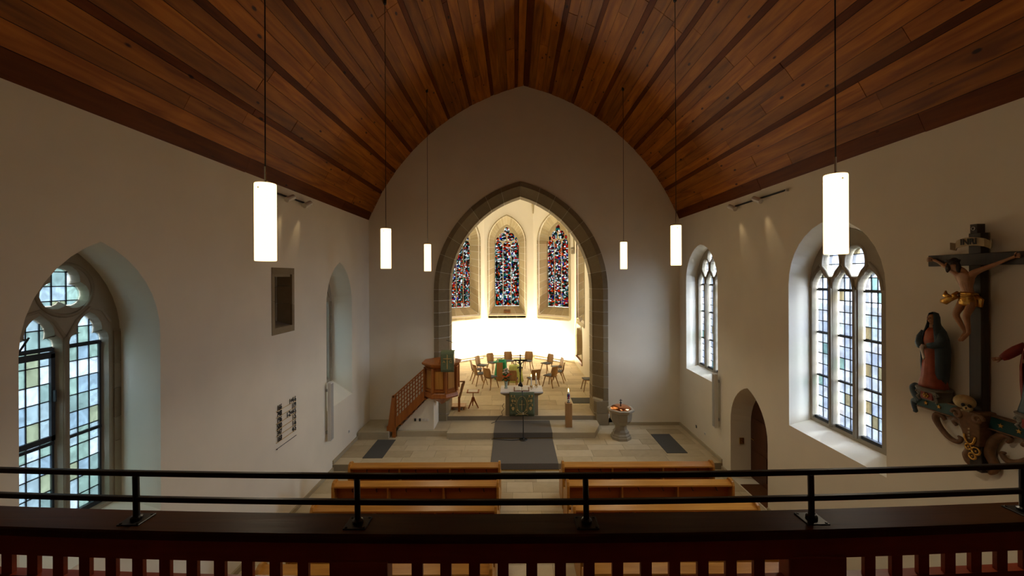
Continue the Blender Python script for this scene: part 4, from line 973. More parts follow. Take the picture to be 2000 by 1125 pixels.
# flowers
fl = thing('flower_vase', 'glass vase of orange and white flowers on the altar', 'vase', (-0.30, 13.58, ZA))
MB().lathe([(0.02, 0), (0.055, 0.0), (0.06, 0.01), (0.045, 0.06), (0.055, 0.18), (0.075, 0.25), (0.070, 0.25), (0.048, 0.17), (0.03, 0.02)], n=16).build('vase', 'vase_glass', fl, True)
random.seed(3)
for i in range(44):
    a = random.uniform(0, 2*PI); z = random.uniform(0.27, 0.66); q = random.uniform(0.03, 0.19)*(1-0.75*max(0, z-0.42)/0.24)
    x, y = q*math.cos(a), q*math.sin(a)*0.85
    MB().tube([(x*0.1, y*0.1, 0.03), (x*0.35, y*0.35, 0.25), (x, y, z)], 0.004, 4).build('stem', 'leaf', fl)
    if i % 3 == 2:
        for k in range(3):
            b = a+k*2.1; d = Vector((math.cos(b), math.sin(b), 0.5)).normalized()*0.085; e = Vector((-d.y, d.x, 0)).normalized()*0.026; c = Vector((x, y, z-0.03))
            q4 = [c, c+d*0.5+e, c+d, c+d*0.5-e]
            MB().prism(q4, [p+Vector((0, 0, 0.004)) for p in q4]).build('leaf', 'leaf', fl)
        continue
    mt = ('orange_petal', 'orange_petal', 'red_petal', 'white_petal', 'orange_petal')[i % 5] if z < 0.50 else 'white_petal'
    rr = random.uniform(0.7, 1.15); bl = MB()
    for k in range(6):
        b = 2*PI*k/6; bl.ball((x+0.024*rr*math.cos(b), y+0.024*rr*math.sin(b), z), (0.02*rr, 0.02*rr, 0.014*rr), 6, 4)
    bl.ball((x, y, z+0.008), 0.018*rr, 6, 4); bl.build('blossom', mt, fl)
MB().tube([(0, 0, 0.3), (-0.14, -0.02, 0.36), (-0.27, -0.03, 0.40)], 0.004, 4).build('twig', 'leather', fl)
# the carved figure used on both crucifixes: joints in (side, out, up), a skin surface over them
def christ(parent, sc, mat_skin, mat_hair, mat_cloth, rot, loc, name='figure'):
    J = {'pel': (0, .05, 0), 'wai': (0.0, .075, .09), 'che': (-.005, .09, .22), 'nek': (-.01, .095, .315), 'hd0': (-.06, .14, .345), 'hd1': (-.085, .165, .40),
         'sR': (-.11, .085, .29), 'eR': (-.25, .05, .36), 'wR': (-.37, .03, .43), 'hR': (-.43, .025, .455),
         'sL': (.10, .08, .30), 'eL': (.24, .05, .37), 'wL': (.37, .03, .435), 'hL': (.43, .025, .46),
         'kR': (-.075, .13, -.20), 'aR': (-.03, .06, -.40), 'fR': (-.035, .10, -.475), 'tR': (-.045, .125, -.505),
         'kL': (.035, .125, -.20), 'aL': (.02, .075, -.40), 'fL': (.0, .12, -.465), 'tL': (-.005, .14, -.50), 'pR': (-.05, .055, -.03), 'pL': (.05, .055, -.03)}
    R = {'pel': .068, 'wai': .058, 'che': .080, 'nek': .026, 'hd0': .045, 'hd1': .042, 'sR': .034, 'eR': .023, 'wR': .015, 'hR': .018, 'sL': .034, 'eL': .023, 'wL': .015, 'hL': .018,
         'kR': .034, 'aR': .019, 'fR': .022, 'tR': .014, 'kL': .034, 'aL': .019, 'fL': .022, 'tL': .014, 'pR': .052, 'pL': .052}
    E = [('pel','wai'),('wai','che'),('che','nek'),('nek','hd0'),('hd0','hd1'),('che','sR'),('sR','eR'),('eR','wR'),('wR','hR'),('che','sL'),('sL','eL'),('eL','wL'),('wL','hL'),
         ('pel','pR'),('pR','kR'),('kR','aR'),('aR','fR'),('fR','tR'),('pel','pL'),('pL','kL'),('kL','aL'),('aL','fL'),('fL','tL')]
    root = bpy.data.objects.new(name, None)
    ks = list(J); me = bpy.data.meshes.new(name); me.from_pydata([Vector(J[k])*sc for k in ks], [(ks.index(a), ks.index(b)) for a, b in E], [])
    o = bpy.data.objects.new(name, me); COL.objects.link(o); o.parent = parent
    M_ = Matrix.Translation(loc) @ rot; o.matrix_local = M_
    o.modifiers.new('Skin', 'SKIN')
    sv = me.skin_vertices[0].data
    for i, k in enumerate(ks):
        sv[i].radius = (R[k]*sc, R[k]*sc*(0.72 if k in ('che', 'wai', 'pel') else 1)); sv[i].use_root = (k == 'pel')
    sd = o.modifiers.new('Subdivision', 'SUBSURF'); sd.levels = 2; sd.render_levels = 2
    me.materials.append(MATS[mat_skin])
    for p in me.polygons: p.use_smooth = True
    def part(mb, nm, mt, sm=True): return mb.build(nm, mt, o, sm)
    H = Vector(J['hd1'])*sc
    def V(x, y, z): return (H.x+x*sc, H.y+y*sc, H.z+z*sc)
    part(MB().ball(V(.012, -.022, .012), (.052*sc, .045*sc, .056*sc), 12, 8).ball(V(.06, -.02, -.05), (.022*sc, .025*sc, .06*sc)).ball(V(-.045, -.005, -.06), (.018*sc, .02*sc, .05*sc)), 'hair', mat_hair)
    part(MB().ball(V(-.012, .025, -.058), (.026*sc, .02*sc, .04*sc)), 'beard', mat_hair)
    mb = MB(); mb.tube([V(.058*math.cos(a*PI/8)+.005, .05*math.sin(a*PI/8)-.012, .032+.006*math.sin(a*2.4)) for a in range(17)], .012*sc, 6); part(mb, 'thorn_crown', mat_hair)
    mb = MB(); mb.tube([V(-.012, .03, .012), V(-.016, .052, -.012), V(-.012, .04, -.02)], [.004*sc, .009*sc, .004*sc], 6); part(mb, 'nose', mat_skin)
    for sx_ in (-.03, .008): part(MB().ball(V(sx_, .036, .008), (.007*sc, .004*sc, .004*sc), 6, 4), 'eye', mat_hair)
    for hand, e in (('hR', -1), ('hL', 1)):
        h = Vector(J[hand])*sc; mb = MB()
        for f in range(4):
            yy = (f-1.5)*.011*sc
            mb.tube([(h.x, h.y+.005*sc, h.z+yy), (h.x+e*.03*sc, h.y+.012*sc, h.z+yy*1.3+.004*sc), (h.x+e*(.052-.004*abs(f-1.2))*sc, h.y+.028*sc, h.z+yy*1.3+.004*sc)], [.0065*sc, .006*sc, .0045*sc], 6)
        mb.tube([(h.x-e*.01*sc, h.y+.01*sc, h.z+.012*sc), (h.x+e*.008*sc, h.y+.025*sc, h.z+.03*sc), (h.x+e*.022*sc, h.y+.03*sc, h.z+.036*sc)], [.007*sc, .0065*sc, .005*sc], 6)
        part(mb, 'fingers', mat_skin); part(MB().ball((h.x, h.y+.018*sc, h.z), .007*sc, 6, 4), 'nail', mat_hair)
    # loincloth: wrapped folds, knot at his right hip with a flying end
    mb = MB(); n = 28; secs = []
    for j in range(7):
        v = j/6; z = .055-.125*v
        secs.append([((.083+.012*v+.007*math.sin(k*1.7+j*1.3))*math.cos(2*PI*k/n)*sc, (.053+(.066+.010*v+.007*math.sin(k*2.3+j))*math.sin(2*PI*k/n))*sc, (z+.016*math.sin(2*PI*k/n+j*.5)-.02*math.cos(2*PI*k/n)*v)*sc) for k in range(n)])
    mb.sweep(secs)
    for q in range(4): mb.tube([(-.085*sc, (.08-.01*q)*sc, (.045-.028*q)*sc), (0, (.135-.004*q)*sc, (.03-.026*q)*sc), (.085*sc, .09*sc, (.03-.02*q)*sc)], .011*sc, 6)
    mb.tube([(-.07*sc, .1*sc, .06*sc), (-.085*sc, .14*sc, .03*sc), (-.06*sc, .13*sc, 0)], .022*sc, 7)
    mb.tube([(-.07*sc, .11*sc, .02*sc), (-.13*sc, .14*sc, -.02*sc), (-.19*sc, .13*sc, -.055*sc), (-.23*sc, .14*sc, -.05*sc)], [(.02*sc, .03*sc), (.014*sc, .035*sc), (.016*sc, .04*sc), (.01*sc, .025*sc)], 7)
    mb.tube([(-.12*sc, .13*sc, -.01*sc), (-.17*sc, .15*sc, .03*sc), (-.18*sc, .13*sc, .075*sc)], [(.014*sc, .03*sc), (.012*sc, .03*sc), (.006*sc, .01*sc)], 7)
    mb.tube([(.08*sc, .06*sc, .03*sc), (.12*sc, .05*sc, -.02*sc), (.115*sc, .06*sc, -.10*sc)], [(.02*sc, .02*sc), (.014*sc, .03*sc), (.01*sc, .028*sc)], 7)
    part(mb, 'loincloth', mat_cloth)
    return o
# altar crucifix
cr = thing('altar_crucifix', 'dark metal crucifix with a stepped foot on the altar', 'crucifix', (0.18, 13.72, ZA))
MB().lathe([(0.115, 0), (0.115, 0.05), (0.105, 0.06), (0.10, 0.10), (0.05, 0.15), (0.03, 0.18)], n=4, ph=PI/4).build('foot', 'black_metal', cr)
MB().box(-0.019, 0.019, -0.015, 0.015, 0.15, 1.07).build('shaft', 'black_metal', cr)
MB().box(-0.21, 0.21, -0.015, 0.015, 0.88, 0.925).build('crossbar', 'black_metal', cr)
for q in ((-0.21, 0.9025), (0.21, 0.9025), (0, 1.075)): MB().ball((q[0], 0, q[1]), 0.028, 8, 6).build('knob', 'black_metal', cr)
christ(cr, 0.48, 'pewter', 'pewter', 'pewter', Matrix(((1,0,0,0),(0,-1,0,0),(0,0,1,0),(0,0,0,1))), (0, -0.016, 0.68))
# open book
bk = thing('open_book', 'open book with wooden stand lying on the altar', 'book', (0.21, 13.32, ZA))
MB().prism([(-0.25, -0.12, 0.0), (0.25, -0.12, 0.0), (0.25, -0.12, 0.02), (-0.25, -0.12, 0.02)], [(-0.25, 0.20, 0.03), (0.25, 0.20, 0.03), (0.25, 0.20, 0.06), (-0.25, 0.20, 0.06)]).build('cover', 'leather', bk)
for s in (-1, 1):
    MB().sweep([[(s*x, y, 0.022+h+(y+0.1)*0.125) for x, h in ((0.005, 0.005), (0.06, 0.028), (0.13, 0.026), (0.215, 0.012), (0.215, 0.0), (0.005, 0.0))] for y in (-0.10, 0.185)]).build('page_block', 'paper', bk)
# altar candles
for x, y, h, lab in ((0.535, 13.48, 0.30, 'lit white altar candle nearer the open book'), (0.70, 13.64, 0.30, 'lit white altar candle at the back right of the altar top')):
    cd = thing('altar_candle', lab, 'candle', (x, y, ZA), group='lit candles on the altar')
    ho = MB()
    ho.lathe([(0.018, 0.06), (0.035, 0.075), (0.05, 0.11), (0.03, 0.105), (0.018, 0.12)], n=10); ho.build('holder_cup', 'brass', cd)
    for k in range(3):
        a = 2*PI*k/3+0.5; MB().tube([(0.015*math.cos(a), 0.015*math.sin(a), 0.09), (0.05*math.cos(a), 0.05*math.sin(a), 0.05), (0.055*math.cos(a), 0.055*math.sin(a), 0.0)], 0.010, 6).build('holder_foot', 'brass', cd)
    MB().lathe([(0.024, 0.11), (0.024, 0.11+h), (0.006, 0.115+h)], n=12).build('wax_stick', 'wax', cd)
    MB().lathe([(0.004, 0.11+h), (0.013, 0.135+h), (0.010, 0.165+h), (0.001, 0.20+h)], n=8).build('flame', 'flame', cd, True)

# paschal candle and wooden pillar
ps = thing('candle_pillar', 'square oak pillar on the step carrying the tall candle', 'pillar', (1.645, 12.62, Z2))
MB().box(-0.10, 0.10, -0.10, 0.10, 0, 0.735).build('shaft', 'oak', ps, bevel=0.006)
MB().lathe([(0.045, 0.735), (0.05, 0.74), (0.05, 0.755), (0.03, 0.755)], n=14).build('candle_plate', 'black_metal', ps)
pk = thing('easter_candle', 'lit tall white candle with blue and red decoration', 'candle', (1.645, 12.62, Z2+0.756))
MB().lathe([(0.040, 0), (0.040, 0.31), (0.01, 0.315)], n=16).build('wax_body', 'wax', pk)
MB().lathe([(0.0415, 0.15), (0.0415, 0.25)], n=16).build('blue_band', 'blue_wax', pk)
MB().lathe([(0.042, 0.10), (0.042, 0.13)], n=16).build('blue_band', 'blue_wax', pk)
MB().prism([(-0.018, -0.044, 0.10), (0.012, -0.044, 0.10), (0.02, -0.044, 0.22), (-0.004, -0.044, 0.22)], [(-0.018, -0.038, 0.10), (0.012, -0.038, 0.10), (0.02, -0.038, 0.22), (-0.004, -0.038, 0.22)]).build('red_wax_stroke', 'red_wax', pk)
MB().box(-0.012, 0.012, -0.043, -0.036, 0.02, 0.06).build('wax_mark', 'black_print', pk)
MB().lathe([(0.005, 0.31), (0.017, 0.345), (0.013, 0.385), (0.001, 0.43)], n=8).build('flame', 'flame', pk, True)

# microphone stand and its cable
ms = thing('microphone_stand', 'thin black microphone stand with round base on the carpet', 'microphone stand', (0.235, 12.0, Z1+0.012))
MB().lathe([(0.02, 0), (0.115, 0), (0.12, 0.01), (0.11, 0.022), (0.03, 0.03), (0.02, 0.05)], n=24).build('base', 'black_metal', ms)
MB().tube([(0, 0, 0.03), (0, 0, 0.78)], 0.013, 8).build('lower_tube', 'black_metal', ms)
MB().lathe([(0.016, 0.74), (0.018, 0.75), (0.018, 0.80), (0.014, 0.81)], n=10).build('clutch', 'chrome', ms)
MB().tube([(0, 0, 0.78), (-0.01, 0, 1.30)], 0.0085, 8).build('upper_tube', 'black_metal', ms)
mh = MB().tube([(-0.01, 0, 1.30), (-0.02, 0.03, 1.36), (-0.025, 0.09, 1.40)], [0.01, 0.011, 0.018], 8).build('microphone', 'black_metal', ms)
mc = MB().tube([(0.14, 11.98, Z1+0.02), (-0.1, 11.93, Z1+0.02), (-0.4, 11.99, Z1+0.02), (-0.62, 12.04, Z1+0.02), (-0.70, 12.06, Z1+0.008)], 0.007, 6).build('microphone_cable', 'black_metal')
tag(mc, 'black microphone cable lying on the carpet', 'cable')
ec = MB().tube([(-0.36, 13.35, Z3+0.35), (-0.42, 13.30, Z3+0.28), (-0.36, 13.28, Z3+0.2), (-0.44, 13.26, Z3+0.1), (-0.40, 13.22, Z3+0.012), (-0.50, 13.16, Z3+0.01), (-0.55, 13.10, Z2+0.09), (-0.62, 13.05, Z2+0.008), (-0.75, 12.9, Z2+0.008)], 0.008, 6).build('power_cable', 'black_metal')
tag(ec, 'black power cable dropping beside the altar to the step', 'cable')

# small wooden tripod stand, low box and leaning board behind the pulpit
tr = thing('reading_stand', 'small wooden tripod reading stand left of the altar', 'stand', (-1.44, 14.05, Z3))
for k in range(3):
    a = 2*PI*k/3+PI/2+0.2
    MB().tube([(0.02*math.cos(a), 0.02*math.sin(a), 0.36), (0.06*math.cos(a), 0.06*math.sin(a), 0.24), (0.20*math.cos(a), 0.20*math.sin(a), 0.0)], [(0.02, 0.03), (0.018, 0.028), (0.013, 0.02)], 6).build('leg', 'pulpit_wood', tr)
MB().lathe([(0.015, 0.2), (0.035, 0.24), (0.035, 0.34), (0.018, 0.38), (0.014, 0.5)], n=10).build('post', 'pulpit_wood', tr)
MB().tube([(0, 0, 0.38), (0, 0, 0.535)], 0.012, 8).build('rod', 'black_metal', tr)
tp = MB().prism([(-0.21, -0.13, 0.53), (0.21, -0.13, 0.53), (0.21, -0.13, 0.55), (-0.21, -0.13, 0.55)], [(-0.21, 0.13, 0.57), (0.21, 0.13, 0.57), (0.21, 0.13, 0.59), (-0.21, 0.13, 0.59)]).build('top', 'pulpit_wood', tr)
MB().prism([(-0.16, -0.10, 0.556), (0.16, -0.10, 0.556), (0.16, -0.10, 0.561), (-0.16, -0.10, 0.561)], [(-0.16, 0.10, 0.587), (0.16, 0.10, 0.587), (0.16, 0.10, 0.592), (-0.16, 0.10, 0.592)]).build('sheet', 'paper', tp)
lb_ = thing('low_wooden_box', 'low pale wooden platform on the chancel floor behind the pulpit', 'platform', (-1.93, 14.0, Z3))
MB().box(-0.24, 0.24, -0.2, 0.2, 0.07, 0.11).build('top_board', 'oak', lb_, bevel=0.004)
for x in (-0.22, 0.18):
    MB().box(x, x+0.04, -0.18, 0.18, 0, 0.07).build('runner', 'pulpit_wood', lb_)
ld_ = thing('stair_gate', 'pale wooden rail at the back of the pulpit stair', 'rail', (-1.72, 13.62, Z3))
MB().prism([(-0.16, 0, 0.50), (-0.06, 0.0, 0.92), (0.02, 0.0, 1.02), (0.06, 0.0, 0.98), (-0.02, 0.0, 0.72), (-0.10, 0.0, 0.44)], [(-0.16, 0.05, 0.50), (-0.06, 0.05, 0.92), (0.02, 0.05, 1.02), (0.06, 0.05, 0.98), (-0.02, 0.05, 0.72), (-0.10, 0.05, 0.44)]).build('sloping_rail', 'oak', ld_)
MB().box(-0.18, -0.11, 0.0, 0.06, 0.0, 0.50).build('post', 'pulpit_wood', ld_)
MB().box(-0.28, 0.05, 0.0, 0.05, 0.98, 1.02).build('top_rail', 'oak', ld_)

# ------------------------------------------------------------------ chairs in a ring
def make_chair():
    r = thing('shell_chair', '', 'chair', (0,0,0), 0, 'wooden chairs in a ring')
    def shell(pts, w, th, bend):
        mb = MB(); secs = []
        for (y, z), ww in zip(pts, w):
            row = []
            for k in range(7): q = k/6*2-1; row.append((q*ww/2, y+bend*(q*q), z))
            row += [(x, yy-th, zz-th*0.3) for x, yy, zz in row[::-1]]
            secs.append(row)
        return mb.sweep(secs)
    shell([(-0.20, 0.44), (-0.235, 0.52), (-0.25, 0.62), (-0.27, 0.74), (-0.295, 0.83), (-0.305, 0.86)], [0.36, 0.39, 0.40, 0.40, 0.38, 0.33], 0.012, 0.035).build('backrest', 'chair_wood', r, True)
    MB().sweep([[(-0.20, -0.22, 0.43), (0.20, -0.22, 0.43), (0.20, -0.22, 0.445), (-0.20, -0.22, 0.445)], [(-0.22, 0.05, 0.435), (0.22, 0.05, 0.435), (0.22, 0.05, 0.45), (-0.22, 0.05, 0.45)], [(-0.21, 0.22, 0.44), (0.21, 0.22, 0.44), (0.21, 0.22, 0.455), (-0.21, 0.22, 0.455)]]).build('seat', 'chair_wood', r)
    MB().box(-0.195, 0.195, -0.18, 0.21, 0.455, 0.478).build('seat_pad', 'grey_cushion', r, bevel=0.01)
    for sx_ in (-1, 1):
        MB().tube([(sx_*0.15, 0.14, 0.435), (sx_*0.215, 0.24, 0.0)], [0.024, 0.016], 8).build('leg', 'chair_wood', r)
        MB().tube([(sx_*0.15, -0.14, 0.435), (sx_*0.215, -0.28, 0.0)], [0.024, 0.016], 8).build('leg', 'chair_wood', r)
    MB().box(-0.17, 0.17, -0.015, 0.015, 0.41, 0.432).build('seat_rail', 'chair_wood', r)
    return r
ch0 = make_chair(); CC = (0.12, 17.9); CRR = 1.78
chairs = [(-97, 'with its back to the altar flowers, hidden partly by the vase'), (-70, 'directly behind the two altar candles'), (-42, 'front right of the ring, right of the altar candles'), (-15, 'rightmost of the ring, behind the front right one'),
          (12, 'at the right side of the ring, half hidden by two nearer chairs'), (40, 'back right of the ring, turned towards the left'), (74, 'at the back of the ring, right of the altar crucifix'), (103, 'at the back of the ring, behind the green draped pedestal'),
          (130, 'at the back of the ring, left of the green draped pedestal'), (155, 'back left of the ring, turned towards the right'), (181, 'leftmost of the ring, half hidden by the chair before it'), (208, 'front left of the ring, nearest the pulpit'), (232, 'left of the altar vase with its back to the nave')]
for i, (a, lab) in enumerate(chairs):
    o = ch0 if i == 0 else copy_tree(ch0)
    t = math.radians(a); o.location = (CC[0]+CRR*math.cos(t), CC[1]+CRR*math.sin(t), Z3); o.rotation_euler = (0, 0, t+PI/2)
    o['label'] = 'wooden shell chair ' + lab
o = copy_tree(ch0); o.location = (2.88, 16.1, Z3); o.rotation_euler = (0, 0, math.radians(95)); o['label'] = 'wooden shell chair mostly hidden behind the right arch pier'; o['group'] = 'wooden chairs in a ring'

# middle of the ring
gp = thing('draped_pedestal', 'brown pedestal half covered with bright green cloth inside the chair ring', 'pedestal', (-0.66, 17.75, Z3))
MB().box(-0.13, 0.13, -0.13, 0.13, 0, 0.78).build('pedestal', 'oak', gp, bevel=0.008)
def robe(n, prof, fold, amp, yscale=0.9, c=(0,0)):
    secs = []
    for j, (r, z) in enumerate(prof):
        f = amp*j/(len(prof)-1)
        secs.append([(c[0]+(r*(1+f*math.sin(fold*2*PI*k/n)))*math.cos(2*PI*k/n), c[1]+(r*yscale*(1+f*math.sin(fold*2*PI*k/n+1)))*math.sin(2*PI*k/n), z) for k in range(n)])
    return MB().sweep(secs)
robe(28, [(0.05, 0.86), (0.17, 0.855), (0.22, 0.82), (0.25, 0.5), (0.28, 0.2), (0.31, 0.02)], 7, 0.09, c=(0.05, 0.22)).build('cloth', 'bright_green_cloth', gp, True)
MB().box(-0.27, 0.22, -0.10, 0.2, 0.785, 0.80).build('cloth_top', 'bright_green_cloth', gp)
for x, y in ((-0.08, 0.0), (0.08, 0.15)): MB().lathe([(0.04, 0.80), (0.04, 0.95), (0.005, 0.955)], (x, y, 0), 12).build('candle', 'wax', gp)
lp = thing('draped_stool', 'round stool under a yellow-green cloth inside the chair ring', 'stool', (0.02, 17.55, Z3))
robe(30, [(0.03, 0.70), (0.22, 0.70), (0.27, 0.66), (0.29, 0.4), (0.31, 0.2), (0.34, 0.01)], 8, 0.07).build('cloth', 'lime_cloth', lp, True)
MB().lathe([(0.06, 0.70), (0.07, 0.76), (0.02, 0.80)], n=12).build('bowl', 'wax', lp)
MB().lathe([(0.025, 0.80), (0.025, 0.90), (0.004, 0.905)], n=10).build('candle', 'wax', lp)

# wall fittings
def socket(P, u, v, n_, lab, mat='white_plastic'):
    c = P.p(u, v, 0); r = thing('wall_socket', lab, 'socket', c)
    for k in range(n_):
        q0 = P.p(u+0.08*k-0.037, v-0.037, 0)-c; q1 = P.p(u+0.08*k+0.037, v+0.037, -0.014)-c
        s = MB().box(min(q0.x, q1.x), max(q0.x, q1.x), min(q0.y, q1.y), max(q0.y, q1.y), q0.z, q1.z).build('plate', mat, r, bevel=0.003)
        q0 = P.p(u+0.08*k-0.02, v-0.02, -0.013)-c; q1 = P.p(u+0.08*k+0.02, v+0.02, -0.017)-c
        MB().box(min(q0.x, q1.x), max(q0.x, q1.x), min(q0.y, q1.y), max(q0.y, q1.y), q0.z, q1.z).build('socket_insert', 'grey_metal', s)
socket(PL, 11.55, 0.62, 1, 'white socket low on the left wall by the stone block')
socket(PR, 12.0, 0.55, 1, 'dark socket low on the right wall by the font', 'dark_iron')
socket(PR, 11.45, 0.55, 1, 'white socket low on the right wall by the grey mat')
hc = thing('wall_clamp', 'small copper and white fitting on the wall behind the font', 'fitting', (3.16-0.17, D-0.0, 0.30))
MB().box(-0.03, 0.03, -0.03, 0, 0.25, 0.42).build('copper_tube', 'copper', hc); MB().box(-0.045, 0.045, -0.04, 0, 0.1, 0.2).build('socket_box', 'white_plastic', hc)

# ------------------------------------------------------------------ crucifixion group on the right wall
Mr = Matrix(((0, -1, 0, 0), (-1, 0, 0, 0), (0, 0, 1, 0), (0, 0, 0, 1)))        # (side, out, up) -> side = -Y, out = -X
YC = 4.62
cx = thing('wall_crucifix', 'large carved crucifix with painted figure on the right wall', 'crucifix', (XR, YC, 0))
MB().box(-0.12, -0.03, -0.062, 0.062, 2.75, 5.43).build('post', 'black_wood', cx, bevel=0.006)
MB().box(-0.13, -0.04, -0.035, 0.035, 5.43, 5.53).build('post_top', 'black_wood', cx)
MB().tube([(-0.135, 0.018*math.cos(a*PI/6), 5.48+0.018*math.sin(a*PI/6)) for a in range(13)], 0.005, 6).build('ring', 'grey_metal', cx)
MB().box(-0.14, -0.04, -0.52, 0.50, 5.065, 5.20).build('crossbar', 'black_wood', cx, bevel=0.006)
christ(cx, 0.98, 'carved_skin', 'carved_hair', 'gold', Mr, (-0.135, -0.0, 4.70))
mb = MB(); secs = []
for i in range(13):
    q = i/12*2-1; y = -q*0.21; z = 5.335-0.05*q*q+ (0.0 if abs(q) < 0.72 else -0.02*math.sin((abs(q)-0.72)*20)); x = -0.175+0.03*q*q+(0.02*math.sin((abs(q)-.7)*14) if abs(q) > 0.7 else 0)
    h = 0.048-0.006*abs(q)
    secs.append([(x, y, z-h), (x-0.012, y, z-h), (x-0.012, y, z+h), (x, y, z+h)])
bn = mb.sweep(secs).build('banner', 'banner_paint', cx)
Mx = Matrix(((0, 0, -1, 0), (-1, 0, 0, 0), (0, 1, 0, 0), (0, 0, 0, 1)))        # text x -> -Y, faces -X
text('lettering', 'INRI', 0.095, 'black_print', bn, Matrix.Translation((-0.192, 0.0, 5.302)) @ Mx, 0.95, 0.002, 'CENTER', 0.002)

def statue(y, lab, mat_robe, mat_mantle, female):
    r = thing('statue', lab, 'statue', (XR-0.155, y, 3.57))
    def el(prof, fold, amp, n=26, ang=(0, 2*PI), th=None):
        secs = []
        for j, (a, b, ox, z) in enumerate(prof):
            f = amp*min(1, j/4)
            secs.append([(ox+b*(1+f*math.sin(fold*t+j*0.4))*math.sin(t), a*(1+f*math.cos(fold*t+j*0.3))*math.cos(t), z) for t in [ang[0]+(ang[1]-ang[0])*k/n for k in range(n)]])
        return MB().sweep(secs)
    el([(0.045, 0.05, 0, 0.74), (0.085, 0.075, 0, 0.68), (0.10, 0.085, 0, 0.58), (0.085, 0.08, 0, 0.46), (0.095, 0.085, -0.01, 0.32), (0.115, 0.095, -0.01, 0.15), (0.14, 0.11, -0.01, 0.05), (0.15, 0.12, -0.01, 0.0)], 9, 0.07).build('robe', mat_robe, r, True)
    # mantle open at the front, over the shoulders
    mb = MB(); secs = []; n = 20
    prof = [(0.055, 0.06, 0.78), (0.11, 0.085, 0.70), (0.14, 0.10, 0.60), (0.155, 0.11, 0.46), (0.15, 0.11, 0.30), (0.135, 0.105, 0.14), (0.12, 0.10, 0.05)]
    for j, (a, b, z) in enumerate(prof):
        t0 = 0.50+0.03*j; row = []
        for k in range(n+1):
            t = -PI/2+t0+(2*PI-2*t0)*k/n; q = 1+0.05*math.sin(5*t+j*0.6)
            row.append((0.012+b*q*math.sin(t), a*q*math.cos(t), z))
        row += [(x*0.92+0.002, yy*0.92, zz) for x, yy, zz in row[::-1]]
        secs.append(row)
    mb.sweep(secs).build('mantle', mat_mantle, r, True)
    MB().ball((-0.02, 0, 0.85), (0.045, 0.040, 0.058), 14, 10).tube([(-0.005, 0, 0.72), (-0.012, 0, 0.80)], [0.04, 0.03], 10).build('head', 'carved_skin', r, True)
    MB().tube([(-0.062, 0, 0.868), (-0.076, 0, 0.842), (-0.064, 0, 0.836)], [0.004, 0.008, 0.004], 6).build('nose', 'carved_skin', r, True)
    for s in (-1, 1): MB().ball((-0.058, s*0.016, 0.862), (0.005, 0.008, 0.004), 6, 4).build('eye', 'carved_hair', r)
    MB().ball((-0.060, 0, 0.818), (0.006, 0.012, 0.004), 8, 4).build('mouth', 'orange_red_paint', r)
    if female:
        mb = MB(); secs = []
        for a, b, z, t0 in ((0.012, 0.012, 0.935, 0.5), (0.045, 0.042, 0.92, 0.62), (0.058, 0.058, 0.87, 0.75), (0.062, 0.062, 0.80, 0.72), (0.085, 0.075, 0.73, 0.66), (0.115, 0.085, 0.66, 0.7)):
            row = [(b*math.sin(-PI/2+t0+(2*PI-2*t0)*k/16), a*math.cos(-PI/2+t0+(2*PI-2*t0)*k/16), z) for k in range(17)]
            row += [(x*0.88, yy*0.88, zz-0.004) for x, yy, zz in row[::-1]]; secs.append(row)
        mb.sweep(secs).build('hood', mat_mantle, r, True)
    else:
        MB().ball((0.005, 0, 0.87), (0.05, 0.052, 0.055), 12, 8).ball((0.02, 0.03, 0.80), (0.03, 0.025, 0.06)).ball((0.02, -0.03, 0.80), (0.03, 0.025, 0.06)).build('hair', 'carved_hair', r, True)
    arm = [(-0.0, 0.10, 0.68), (-0.03, 0.125, 0.61), (-0.06, 0.115, 0.54), (-0.09, 0.08, 0.51), (-0.115, 0.04, 0.505)] if female else [(-0.0, 0.105, 0.67), (-0.03, 0.16, 0.62), (-0.06, 0.20, 0.57), (-0.08, 0.22, 0.54), (-0.10, 0.235, 0.52)]
    MB().tube(arm, [0.045, 0.048, 0.046, 0.04, 0.03], 10).build('sleeve', mat_mantle, r, True)
    MB().tube([(-0.0, -0.10, 0.68), (-0.03, -0.125, 0.61), (-0.06, -0.115, 0.55), (-0.09, -0.07, 0.53), (-0.115, -0.03, 0.525)], [0.045, 0.048, 0.046, 0.04, 0.03], 10).build('sleeve', mat_mantle, r, True)
    for e, (hx, hy, hz) in ((1, arm[-1]), (-1, (-0.11, -0.03, 0.525))):
        d = Vector((-0.03, -e*0.8, -0.15)).normalized() if female else Vector((-0.4, e*0.8, -0.3)).normalized()
        if not female and e == -1: d = Vector((-0.2, 0.8, 0.1)).normalized()
        mb = MB(); hv = Vector((hx, hy, hz)); mb.tube([hv, hv+d*0.035], [0.016, 0.017], 8)
        up = d.cross(Vector((1, 0, 0))).normalized()
        for f in range(4): mb.tube([hv+d*0.03+up*(f-1.5)*0.009, hv+d*(0.052)+up*(f-1.5)*0.010, hv+d*(0.068-0.003*abs(f-1))+up*(f-1.5)*0.010+Vector((-0.008, 0, 0))], [0.006, 0.0055, 0.004], 6)
        mb.tube([hv+d*0.012+up*0.014, hv+d*0.03+up*0.028, hv+d*0.045+up*0.032], [0.006, 0.006, 0.004], 6)
        mb.build('hand', 'carved_skin', r, True)
    if female:
        MB().tube([(-0.13, 0.0, 0.53), (-0.145, 0.005, 0.50), (-0.14, 0.0, 0.44), (-0.135, -0.01, 0.38), (-0.135, -0.005, 0.35)], [(0.02, 0.02), (0.026, 0.02), (0.016, 0.012), (0.02, 0.012), (0.008, 0.006)], 8).build('white_kerchief', 'white_cloth', r, True)
    MB().lathe([(0.165, -0.02), (0.17, 0.0), (0.15, 0.012)], n=20).build('foot_plate', 'grey_paint', r)
    return r
